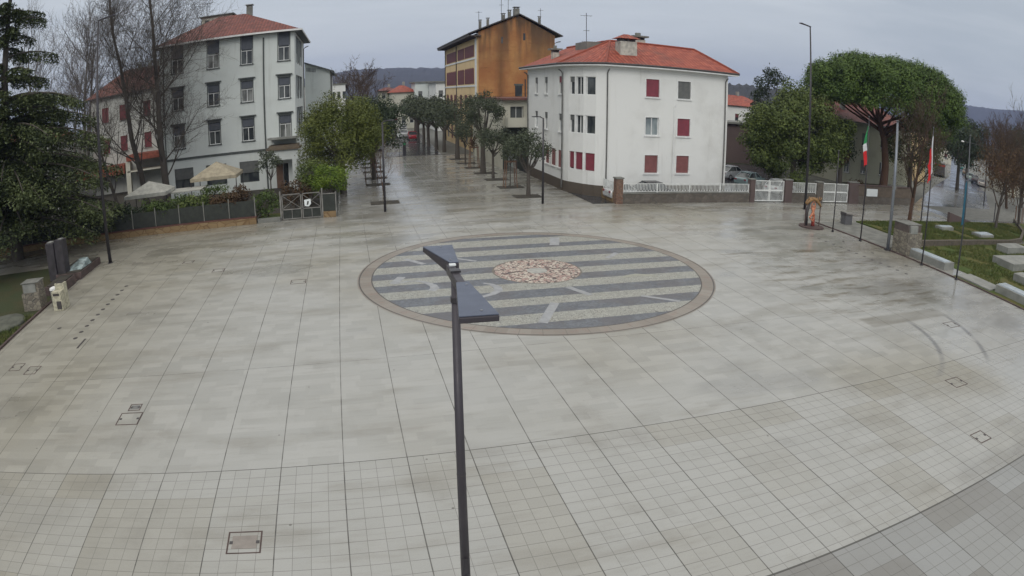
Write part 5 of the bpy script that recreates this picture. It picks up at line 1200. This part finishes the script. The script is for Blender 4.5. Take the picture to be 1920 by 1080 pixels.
mb = MB(); mb.prism([(-.1, 1.0), (.02, 1.05), (.08, 1.28), (-.05, 1.3)], -.002, .004, Matrix(((1, 0, 0, 0), (0, 0, 1, -.062), (0, 1, 0, 0), (0, 0, 0, 1)))); mb.build('dark_print', gutter, t2)
t = thing('corner_fence', 'short dark fence panel between the gate and the avenue', 'fence', (-1.45, 47.2, 0))
mb = MB(); mb.box(-.44, .44, 0, .02, .45, 1.75); mb.build('netting', mesh_dark, t)
for x in (-.5, .5): mb = MB(); mb.box(x-.035, x+.035, -.035, .035, 0, 1.85); mb.build('post', galv, t)
mb = MB(); mb.box(-.46, .46, -.03, .03, 1.7, 1.76); mb.build('top_bar', galv, t); mb = MB(); mb.box(-.46, .46, -.1, .1, 0, .42); mb.build('kerb', tanwall, t)
mb = MB(); t = thing('garden_side_fence', 'dark fence running back along the left of the avenue', 'fence'); mb.box(-.95, -.9, 47.3, 64, 0, 1.5); mb.build('netting', mesh_dark, t); mb = MB(); mb.box(-1.02, -.84, 47.3, 64, -.01, .35); mb.build('kerb', concrete, t)
def gazebo(x, y, w, d, z0, z1, mat, label, posts=True):
    t = thing('gazebo', label, 'gazebo', (x, y, 0)); mb = MB()
    c = [(-w, -d, z0), (w, -d, z0), (w, d, z0), (-w, d, z0)]; ap = (0, 0, z1)
    for k in range(4): a, b = c[k], c[(k+1) % 4]; mb.face([a, b, ap]); mb.face([(a[0], a[1], z0-.28), (b[0], b[1], z0-.28), b, a])
    mb.build('canopy', mat, t)
    for sx in (-1, 1):
        for sy in (-1, 1): mb = MB(); mb.tube([(sx*(w-.05), sy*(d-.05), 0), (sx*(w-.05), sy*(d-.05), z0-.02)], .04, 6); mb.build('post', gutter, t)
    return t
gazebo(-11.35, 55.2, 2.05, 1.8, 3.05, 4.15, canvas, 'beige pyramid gazebo behind the left garden fence'); gazebo(-16.6, 51.5, 1.9, 1.5, 2.7, 3.55, canvas_w, 'grey white canopy tent lower left of the beige gazebo')
t = thing('lean_to_shelter', 'flat pale awning between the two garden tents', 'shelter', (-13.6, 52.6, 0)); mb = MB(); mb.box(-1.6, 1.8, -1.2, 1.2, 2.3, 2.38); mb.build('roof', canvas_w, t)
for sx in (-1.5, 1.7): mb = MB(); mb.tube([(sx, -1.1, 0), (sx, -1.1, 2.29)], .04, 6); mb.build('post', gutter, t)

# ------------------------------------------------------------------ left foreground furniture
t = thing('stone_pier', 'small rubble stone pier with a blank plaque at the far left of the paving', 'pillar', (-17.75, 30.3, 0))
mb = MB(); mb.box(-.62, .62, -.45, .45, 0, .95); mb.box(-.58, .58, -.3, .45, .951, 1.45); mb.build('shaft', rubble, t); mb = MB(); mb.box(-.5, .4, -.36, -.301, .96, 1.42); mb.build('plaque', concrete_l, t); mb = MB(); mb.box(-.62, .62, -.4, .5, 1.451, 1.5); mb.build('cap', concrete, t)
yel = simple('weathered_cream_paint', (.42, .40, .30), .6, amt=.3, scale=8)
t = thing('utility_box', 'leaning cream painted metal cabinet in front of the rubble pier', 'cabinet', (-15.7, 29.6, 0), R(-6))
mb = MB(); mb.box(-.32, .32, -.22, .22, 0, 1.0); mb.box(-.30, .34, .23, .6, 0, 1.3); mb.build('body', yel, t, bevel=.02); mb = MB(); mb.box(-.22, .22, -.235, -.221, .78, .9); mb.build('slot', gutter, t); mb = MB(); mb.box(-.05, .28, -.232, -.222, .08, .5); mb.build('slot', gutter, t); mb = MB(); mb.box(-.2, .24, .25, .55, 1.305, 1.33); mb.build('lid', gutter, t)
t = thing('litter_bin', 'pale round litter bin behind the cream cabinet', 'bin', (-16.4, 30.5, 0)); mb = MB(); mb.lathe([(.2, 0), (.24, .1), (.25, .8), (.27, .85)], 14); mb.build('body', concrete, t); mb = MB(); mb.lathe([(.28, .851), (.26, .95), (.1, 1.0)], 14); mb.build('lid', trimw, t)
t = thing('monolith', 'tall dark stone slab standing under the cedar', 'monument', (-18.6, 35.9, 0), R(-12)); mb = MB(); mb.box(-.72, .0, -.35, .3, 0, 2.35); mb.box(.02, .72, -.25, .35, 0, 2.5); mb.build('slab', simple('dark_slate', (.040, .036, .040), .6, amt=.3), t, bevel=.03); mb = MB(); mb.box(-.66, -.2, -.2, .2, 2.352, 2.40); mb.build('moss_cap', concrete_l, t); mb = MB(); mb.box(.3, .6, -.1, .2, 2.502, 2.54); mb.build('moss_cap', concrete_l, t)
t = thing('planter', 'low dark red planter wall nearest the cream cabinet', 'planter', (-17.2, 33.6, 0)); mb = MB(); mb.box(-.9, .3, -1.15, 1.15, 0, .5); mb.build('box', simple('dark_red_brown_wall', (.085, .06, .055), .7, amt=.3), t); mb = MB(); mb.box(-.8, .2, -1.05, 1.05, .501, .55); mb.build('earth', soil, t)
t = thing('planter', 'long low planter wall running to the tall left lamp', 'planter', (-17.1, 37.3, 0)); mb = MB(); mb.box(-1.6, .3, -1.9, 1.8, 0, .42); mb.build('box', MATS['dark_red_brown_wall'], t); mb = MB(); mb.box(-1.5, .2, -1.8, 1.7, .421, .46); mb.build('earth', soil, t)
t = thing('glass_skylight', 'bluish glassy slanted panel lying on the long planter', 'skylight', (-17.3, 36.9, .46)); mb = MB(); mb.v = [(-.9, -1.0, 0), (.3, -.8, 0), (.45, .7, 0), (-.8, .8, 0), (-.1, -.2, .3), (.3, .5, .42), (-.3, .6, .40)]
for q in ((0, 1, 4), (1, 5, 4), (1, 2, 5), (2, 3, 6, 5), (3, 0, 6), (0, 4, 6), (4, 5, 6)): mb.f.append(q); mb.uv.append(None); mb.mi.append(0)
mb.build('panel', simple('pale_glass_panel', (.25, .31, .31), .12, amt=.5, scale=2.5), t)
t = thing('boulder', 'smooth grey mound on the grass at the left edge', 'boulder', (-18.9, 28.0, 0)); mb = MB(); mb.lathe([(1.5, 0), (1.3, .14), (.8, .24), (.2, .28)], 14); mb.build('stone', simple('mossy_stone', (.09, .095, .075), .85, amt=.3), t, True)

# ------------------------------------------------------------------ right lawn furniture
t = thing('stone_pillar', 'squat rubble stone pillar with a blank light plaque beside the thick pole', 'pillar', (35.2, 29.0, 0))
mb = MB(); mb.box(-.85, .85, -.75, .75, 0, 1.55); mb.build('shaft', rubble, t); mb = MB(); mb.box(-.82, .82, -.6, .75, 1.551, 2.05); mb.build('upper_block', simple('dark_cap_stone', (.10, .08, .07), .7), t); mb = MB(); mb.box(-.62, .25, -.76, -.602, 1.5, 2.02); mb.build('plaque', concrete_l, t); mb = MB(); mb.box(-.85, .85, -.62, .78, 2.051, 2.1); mb.build('cap', concrete, t)
def bench(x0, x1, y0, y1, h, label, top=True, rz=0, group=None, mat=concrete_l, z=0):
    t = thing('concrete_bench', label, 'bench', ((x0+x1)/2, (y0+y1)/2, z), rz, group); w, d = (x1-x0)/2, (y1-y0)/2
    mb = MB(); mb.box(-w, w, -d, d, -.02, h); mb.build('block', mat, t, bevel=.015)
    if top: mb = MB(); mb.box(-w+.12 if w < d else -w+.1, w-.35 if w < d else w-.1, -d+.15, d-.15 if w < d else d-.3, h+.001, h+.07); mb.build('seat_slab', marble, t)
bench(34.75, 36.0, 24.8, 28.4, .46, 'long concrete bench with a white seat slab between the fourth and fifth poles')
bench(34.95, 36.4, 14.5, 20.2, .5, 'concrete bench with a white seat slab at the right edge')
bench(34.5, 36.3, 20.4, 23.4, .12, 'low pale concrete step between the two slab benches', False)
bench(47.3, 49.4, 34.7, 35.6, .3, 'small white topped block on the far lawn, left one', z=.14); bench(50.6, 53.2, 31.9, 33.2, .3, 'small white topped block on the far lawn, right one', z=.14)
bench(48.6, 52.6, 27.3, 28.7, .6, 'plain concrete block against the curved retaining wall', False)
bench(43.0, 51.5, 23.0, 25.4, .55, 'long grey concrete block low at the right edge', False, R(-4)); bench(40.0, 41.6, 19.8, 21.6, .55, 'dark ended concrete block behind the right edge bench', False)
t = thing('retaining_wall', 'low dark retaining wall curving across the lawn', 'wall'); mb = MB()
for (a, b) in (((38.8, 30.6), (54.4, 30.35)), ((54.4, 30.35), (58.0, 31.0)), ((58.0, 31.0), (64, 34)), ((64, 34), (72, 40))):
    f = Fac(a, b); f.fbox(mb, 0, f.L, -.02, .42, -.15, .15)
mb.build('stone_base', simple('damp_concrete', (.10, .085, .065), .8, amt=.3), t)
t = thing('ramp_wall', 'sloping mauve grey concrete wing wall at the back of the lawn', 'wall'); mb = MB(); M = Matrix(((1, 0, 0, 0), (0, 0, 1, 38.1), (0, 1, 0, 0), (0, 0, 0, 1))); mb.prism([(53.2, 0), (57.6, 0), (57.6, .25), (53.2, 1.1)], 0, .35, M); mb.build('wing', MATS['mauve_wall'], t)
t = thing('litter_bin', 'grey litter bin with a slanted top on the terrace behind the dancer', 'bin', (36.9, 37.5, .05)); mb = MB(); mb.box(-.42, .42, -.3, .3, 0, .72); mb.build('body', simple('bin_grey', (.10, .10, .105), .5), t, bevel=.02); mb = MB(); mb.box(-.45, -.38, -.33, .33, .721, .95); mb.box(-.37, .45, -.33, .33, .721, .76); mb.build('lid', gutter, t)
t = thing('tree_guard', 'wooden slat tree guard at the right edge', 'tree guard', (73.6, 39.9, 0))
for k in range(8): a = 2*PI*k/8; mb = MB(); mb.tube([(.8*math.cos(a), .8*math.sin(a), 0), (.8*math.cos(a), .8*math.sin(a), 1.9)], .05, 5); mb.build('slat', wood, t)
t = thing('fence', 'fence of pale panels along the avenue before the balcony house', 'fence')
for k in range(6): y = 66.2+k*2.6; mb = MB(); mb.box(17.5, 17.56, y, y+2.4, .5, 1.85); mb.build('panel', simple('pale_green_panel', (.34, .38, .36), .6) if k == 0 else MATS['pale_green_panel'], t)
mb = MB(); mb.box(17.4, 17.66, 65.6, 84, 0, .5); mb.build('kerb', concrete, t)
for k in range(7): y = 66.1+k*2.6; mb = MB(); mb.box(17.47, 17.6, y-.1, y+.08, .501, 2.0); mb.build('post', gutter, t)
t = thing('bollard', 'dark information post with a green disc at the end of the paved avenue', 'post', (8.1, 91.5, 0)); mb = MB(); mb.box(-.22, .22, -.15, .15, 0, 1.7); mb.build('shaft', dark_metal, t); mb = MB(); mb.cyl(0, 0, 0, .02, .16, n=12); o = mb.build('disc', fg, t); o.location = (0, -.17, 1.5); o.rotation_euler = (R(90), 0, 0)
t = thing('traffic_sign', 'thin post carrying a small sign at the end of the paved avenue', 'sign', (7.5, 92.5, 0)); mb = MB(); mb.tube([(0, 0, 0), (0, 0, 3.2)], .04, 6); mb.build('post', pole_metal, t); mb = MB(); mb.cyl(0, 0, 0, .03, .3, n=16); o = mb.build('panel', signw, t); o.location = (0, -.06, 2.8); o.rotation_euler = (R(90), 0, 0)
t = thing('avenue_kerb', 'dark kerb band closing the paved avenue', 'kerb'); t['kind'] = 'structure'; mb = MB(); mb.box(-.9, 18.6, 89.0, 89.28, -.01, .03); mb.build('kerb_band', gutter, t)

# ------------------------------------------------------------------ carved dancer in its frame
ST = (32.35, 36.75)
t = thing('carved_frame', 'carved reddish arch frame with thin posts around the dancer', 'sculpture frame', (ST[0], ST[1], 0))
mb = MB(); mb.cyl(0, 0, 0, .09, 1.0, n=24); mb.build('base_disc', rust, t)
for x in (-.72, .78): mb = MB(); mb.tube([(x, 0, .09), (x+.02, .03, .9), (x-.01, 0, 1.85 if x < 0 else 1.7)], [.05, .04, .045], 7); mb.build('post', rust, t)
mb = MB(); rr = random.Random(2)
mb.tube([(-.74, 0, 1.75), (-.55, 0, 1.95), (-.15, 0, 2.12), (.25, 0, 2.08), (.6, 0, 1.8), (.82, 0, 1.55)], [.13, .17, .16, .15, .12, .07], 8)
for k in range(9): a = -.62+k*.16; mb.tube([(a, -.06, 1.95+.1*math.cos(a*2)), (a+rr.uniform(-.1, .1), -.1, 2.2+.12*rr.random())], [.07, .03], 5)
mb.build('arch', ochre, t, True)
mb = MB(); mb.tube([(-.38, .22, .09), (-.42, .2, 1.1), (-.25, .15, 1.95)], [.13, .12, .1], 8); mb.build('back_post', gutter, t, True)
t = thing('dancer_statue', 'reddish carved dancer with arms joined overhead and one knee bent', 'statue', (ST[0], ST[1]-.05, 0), 0)
def skin(name, V, E, Rr, mat, par, sub=1):
    me = bpy.data.meshes.new(name); me.from_pydata(V, E, []); o = bpy.data.objects.new(name, me); COL.objects.link(o); o.parent = par
    md = o.modifiers.new('skin', 'SKIN'); md.use_smooth_shade = True
    for k, v in enumerate(me.skin_vertices[0].data): v.radius = (Rr[k], Rr[k]); v.use_root = k == 0
    s = o.modifiers.new('sub', 'SUBSURF'); s.levels = sub; s.render_levels = sub
    me.materials.append(mat); return o
V = [(0, 0, 1.0), (0, 0, 1.2), (0, 0, 1.38), (0, 0, 1.5), (0, 0, 1.66), (.17, 0, 1.42), (.2, 0, 1.68), (.03, -.02, 1.96), (-.17, 0, 1.42), (-.2, 0, 1.68), (-.03, -.02, 1.96),
     (.08, 0, .95), (.07, 0, .55), (.05, 0, .14), (.08, -.12, .11), (-.09, 0, .95), (-.42, -.12, .78), (-.1, -.1, .5), (.0, -.16, .46), (0, 0, 1.58)]
E_ = [(0, 1), (1, 2), (2, 3), (3, 19), (19, 4), (2, 5), (5, 6), (6, 7), (2, 8), (8, 9), (9, 10), (0, 11), (11, 12), (12, 13), (13, 14), (0, 15), (15, 16), (16, 17), (17, 18)]
Rr = [.13, .10, .13, .05, .085, .055, .042, .028, .055, .042, .028, .10, .072, .05, .035, .10, .075, .05, .035, .095]
skin('body', V, E_, Rr, terracotta, t, 2)
mb = MB(); mb.tube([(.1, .02, .1), (.12, .05, .5), (.16, .04, .95)], [.16, .14, .08], 8); mb.build('skirt', simple('dark_red_cloth', (.30, .05, .035), .6), t, True)

# ------------------------------------------------------------------ vehicles
def car_mesh(t, body, kind='hatch', L=4.2, W=1.74, H=1.45):
    w = W/2
    # stations along x: (x, z_low, z_belt, half width at belt)
    prof = [(-L/2, .42, .62, .80), (-L/2+.08, .25, .78, .93), (-L/2+.7, .2, .88, .98), (-L/2+1.15, .2, .93, 1), (0, .2, .95, 1), (L/2-1.0, .2, .96, 1), (L/2-.3, .22, .95, .97), (L/2-.05, .3, .85, .92), (L/2, .42, .7, .82)]
    mb = MB(); n = len(prof); ring = []
    for x, zl, zb, k in prof:
        ww = w*k; s = [(-ww*.92, zl), (-ww, zl+.12), (-ww, (zl+zb)/2+.05), (-ww*.93, zb), (ww*.93, zb), (ww, (zl+zb)/2+.05), (ww, zl+.12), (ww*.92, zl)]
        i = len(mb.v); mb.v += [(x, y, z) for y, z in s]; ring.append(i)
    for a in range(n-1):
        for j in range(8): mb.f.append((ring[a]+j, ring[a]+(j+1) % 8, ring[a+1]+(j+1) % 8, ring[a+1]+j)); mb.uv.append(None); mb.mi.append(0)
    mb.f.append(tuple(ring[0]+j for j in range(8))); mb.f.append(tuple(ring[-1]+j for j in reversed(range(8)))); mb.uv += [None]*2; mb.mi += [0, 0]
    mb.build('body', body, t, True, bevel=.02)
    # glasshouse
    cab = [(-L/2+1.05, .93), (-L/2+1.75, H-.06), (-.1, H), (L/2-1.15, H-.05), (L/2-.32, .95)]
    mb = MB(); wt = w*.74; wb = w*.92
    lo = [(cab[0][0], -wb, .92), (cab[4][0], -wb, .94), (cab[4][0], wb, .94), (cab[0][0], wb, .92)]; hi = [(cab[1][0], -wt, H-.07), (cab[3][0], -wt, H-.07), (cab[3][0], wt, H-.07), (cab[1][0], wt, H-.07)]
    for k in range(4): mb.face([lo[k], lo[(k+1) % 4], hi[(k+1) % 4], hi[k]])
    mb.build('windows', glass, t)
    mb = MB(); mb.prism([(cab[1][0]-.02, -wt-.01), (-.1, -wt-.03), (cab[3][0]+.05, -wt-.01), (cab[3][0]+.05, wt+.01), (-.1, wt+.03), (cab[1][0]-.02, wt+.01)], H-.07, H); mb.build('roof', body, t, bevel=.03)
    for s in (-1, 1):
        for (a, b) in ((lo[0], hi[0]), (lo[1], hi[1]), ((.05, 0, .93), (.1, 0, H-.06))): mb = MB(); mb.tube([(a[0], s*wb*1.0, a[2]), (b[0], s*wt*1.01, b[2])], .035, 5); mb.build('pillar', body, t)
    for x in (-L/2+.78, L/2-.8):
        for s in (-1, 1):
            mb = MB(); mb.tube([(x, s*(w-.2), .31), (x, s*(w+.01), .31)], .31, 16); wh = mb.build('wheel', tyre, t, False); mb = MB(); mb.tube([(x, s*(w+.012), .31), (x, s*(w+.02), .31)], .19, 12); mb.build('rim', rimm, wh)
    for s in (-1, 1):
        mb = MB(); mb.box(-L/2-.005, -L/2+.1, s*w*.66-.16, s*w*.66+.16, .6, .73); mb.build('headlight', glass_p, t); mb = MB(); mb.box(L/2-.09, L/2+.005, s*w*.66-.14, s*w*.66+.14, .68, .84); mb.build('tail_light', shut_red, t)
    for s in (-1, 1): mb = MB(); mb.box(-L/2+1.3, -L/2+1.45, s*w*.98-.02 if s < 0 else s*w*.98-.02, s*w*.98+.14 if s > 0 else s*w*.98+.02, .95, 1.07); mb.build('mirror', body, t)
def car(label, x, y, rz, c, H=1.45, L=4.2, group=None, rough=.25):
    t = thing('parked_car', label, 'car', (x, y, .012), R(rz), group); car_mesh(t, paint('car_paint_%d' % len(MATS), c, rough, .2), 'hatch', L, 1.74, H); return t
car('pale silver car seen through the bars of the first white gate', 40.3, 51.2, 205, (.55, .58, .58)); car('teal grey car in the middle of the three parked beside the corner house', 39.9, 56.0, 205, (.22, .30, .31)); car('silver car farthest back beside the corner house', 40.8, 61.0, 200, (.42, .44, .46))
car('dark car parked between the looped railing and the corner house', 24.7, 48.3, 180, (.05, .05, .055), 1.5); 
car('white car half hidden behind the brick pillar', 22.0, 48.4, 182, (.55, .56, .56), 1.42, 3.4)
ga = 'cars parked down the avenue'
car('red car parked down the avenue', 12.3, 121, 88, (.35, .02, .03), 1.5, group=ga)
for k, (x, y, c) in enumerate(((11.4, 129, (.45, .46, .47)), (12.0, 137, (.55, .56, .56)), (12.7, 146, (.35, .36, .38)), (13.6, 156, (.6, .6, .6)), (14.8, 168, (.4, .41, .42)))):
    car(['silver car behind the red one down the avenue', 'white car second behind the red one down the avenue', 'grey car third behind the red one down the avenue', 'white car fourth behind the red one down the avenue', 'grey car farthest down the avenue'][k], x, y, 86, c, group=ga)
car('small pale car parked at the left of the avenue by the dark kerb', 4.6, 101, 92, (.4, .42, .45))
gb = 'cars along the side road'
for lb, x, y, rz, c in (('white car facing the square on the side road', 178, 126.5, 217, (.6, .62, .6)), ('teal green car on the side road', 143, 99.5, 217, (.05, .17, .16)), ('tan car at the kerb of the side road', 129, 88.4, 217, (.40, .32, .22)), ('dark blue car far along the side road', 214, 152, 217, (.05, .07, .14)),
                         ('mauve car farthest along the side road', 236, 171, 217, (.14, .12, .15)), ('white and green van parked beside the side road', 118, 79.5, 217, (.45, .55, .5)), ('cream car parked nearest on the right of the side road', 109.5, 70.5, 217, (.5, .47, .42)), ('dark car parked between the cream car and the van', 114, 75.3, 217, (.1, .1, .11)), ('white car with glinting headlights at the end of the side road', 262, 193, 217, (.7, .7, .7))):
    car(lb, x, y, rz, c, group=gb)
t = thing('bus', 'dark bus with red and pale stripes coming along the side road', 'bus', (105.5, 79.5, .016), R(217))
# body faces the square: front at -x
red = simple('bus_red', (.25, .045, .03), .4); bw = simple('bus_dark', (.07, .065, .065), .4)
mb = MB(); mb.box(-3.6, 3.6, -1.15, 1.15, .35, 2.7); mb.build('body', bw, t, bevel=.12)
mb = MB(); mb.box(-3.63, 3.63, -1.17, 1.17, 2.1, 2.45); mb.build('red_stripe', red, t); mb = MB(); mb.box(-3.5, 3.5, -1.0, 1.0, 2.701, 2.85); mb.build('roof', concrete_l, t)
mb = MB(); mb.box(-3.64, -3.61, -1.0, 1.0, 1.25, 2.05); mb.build('windscreen', glass, t); mb = MB(); mb.box(-3.66, -3.61, -1.05, 1.05, .55, 1.05); mb.build('bumper', concrete_l, t)
for s in (-1, 1): mb = MB(); mb.box(-3.69, -3.665, s*.8-.14, s*.8+.14, .75, .95); mb.build('headlight', signw, t)
for x in (-2.4, 2.3):
    for s in (-1, 1): mb = MB(); mb.tube([(x, s*.95, .42), (x, s*1.18, .42)], .42, 14); mb.build('wheel', tyre, t)
# ------------------------------------------------------------------ put every empty at the base of its thing
kids_of = {}
for o in COL.objects:
    if o.parent: kids_of.setdefault(o.parent, []).append(o)
for o in list(COL.objects):
    if o.type == 'EMPTY' and o.parent is None and o.location.length < 1e-6 and kids_of.get(o):
        xs, ys, zs = [], [], []
        for k in kids_of[o]:
            for v in k.data.vertices: xs.append(v.co.x); ys.append(v.co.y); zs.append(v.co.z)
        if not xs: continue
        c = Vector(((min(xs)+max(xs))/2, (min(ys)+max(ys))/2, max(0, min(zs))))
        o.location = c
        for k in kids_of[o]: k.location = k.location-c
# ------------------------------------------------------------------ air
HAZE = 1
if HAZE:
    mb = MB(); mb.box(-2700, 3300, -700, 3000, -1.2, 185); hz = mb.build('haze', None); hz.data.materials.clear()
    m = bpy.data.materials.new('haze_air'); m.use_nodes = True; n = m.node_tree.nodes; n.clear()
    out = n.new('ShaderNodeOutputMaterial'); v = n.new('ShaderNodeVolumePrincipled'); v.inputs['Color'].default_value = (.45, .55, .90, 1); v.inputs['Density'].default_value = .00024; v.inputs['Anisotropy'].default_value = .2
    m.node_tree.links.new(v.outputs[0], out.inputs['Volume']); hz.data.materials.append(m); hz['kind'] = 'stuff'; hz['label'] = 'thin pale winter air over the whole scene'
# ------------------------------------------------------------------ camera (wide angle webcam lens)
cam = bpy.data.cameras.new('camera'); co = bpy.data.objects.new('camera', cam); COL.objects.link(co); S.camera = co
A0, A1, A2 = .78295, -.0042, .04348
pitch, roll, yaw, pcx, pcy = .33021, -.00318, .23434, -21.014, 34.823
cam.type = 'PANO'; cam.panorama_type = 'FISHEYE_LENS_POLYNOMIAL'
cam.sensor_width = 36; cam.sensor_fit = 'HORIZONTAL'; cam.fisheye_fov = PI
cam.fisheye_polynomial_k0 = 0; cam.fisheye_polynomial_k1 = -A0/18; cam.fisheye_polynomial_k2 = 0
cam.fisheye_polynomial_k3 = -A1/18**3; cam.fisheye_polynomial_k4 = -A2/18**4
cam.shift_x = -pcx/1920; cam.shift_y = pcy/1080
cam.clip_start = .1; cam.clip_end = 8000
co.location = (0, 0, 8.7)
# camera axes in the world
def c2w(v):
    x, y, z = v; cr, sr = math.cos(roll), math.sin(roll); x, y = cr*x-sr*y, sr*x+cr*y
    zf = -z; cp, sp = math.cos(pitch), math.sin(pitch); Y = cp*zf+sp*y; Z = -sp*zf+cp*y
    cy, sy = math.cos(yaw), math.sin(yaw); return Vector((cy*x+sy*Y, -sy*x+cy*Y, Z))
M = Matrix([c2w((1, 0, 0)), c2w((0, 1, 0)), c2w((0, 0, 1))]).transposed()
co.rotation_euler = M.to_euler()
# ------------------------------------------------------------------ overcast winter daylight
w = bpy.data.worlds.new('World'); S.world = w; w.use_nodes = True; t = NT(w.node_tree); bg = w.node_tree.nodes['Background']
EL, AZ = R(32), R(200)
sky = t.new('ShaderNodeTexSky', sky_type='NISHITA'); sky.sun_disc = False; sky.sun_elevation = EL; sky.sun_rotation = AZ; sky.air_density = 1.; sky.dust_density = 2.; sky.altitude = 100
d = t.new('ShaderNodeTexCoord').outputs['Generated']; z = t.sep(d)[2]
n1 = t.noise(t.vm('MULTIPLY', d, (1, 1, 4.5)), 1.5, 6, .55); n2 = t.noise(t.vm('MULTIPLY', d, (.6, .6, 6)), 3.5, 5, .6)
k = t.m('ADD', t.m('MULTIPLY', t.ss(n1, .38, .62), .65), t.m('MULTIPLY', t.ss(n2, .36, .64), .35))
cloud = t.mix(k, (3.95, 4.38, 4.8), (5.5, 5.85, 6.15))
cloud = t.mix(t.ss(z, .0, .10, .5, 0), cloud, (5.0, 5.5, 5.95))
cloud = t.mix(t.ss(z, .15, .85), cloud, (10.2, 9.9, 9.4))
t.put(bg.inputs['Color'], t.mix(.93, sky.outputs[0], cloud)); bg.inputs['Strength'].default_value = .1
sl = bpy.data.lights.new('sun', 'SUN'); sl.energy = .8; sl.angle = R(25); sl.color = (1, .97, .92); so = bpy.data.objects.new('sun', sl); COL.objects.link(so)
# sky node: rotation measured from +Y clockwise
dirv = Vector((math.sin(AZ)*math.cos(EL), math.cos(AZ)*math.cos(EL), math.sin(EL))); so.rotation_euler = (-dirv).to_track_quat('-Z', 'Y').to_euler()
vs = S.view_settings; vs.view_transform = 'Standard'; vs.look = 'None'; vs.exposure = .25; vs.gamma = 1; vs.use_curve_mapping = False
S.render.film_transparent = False
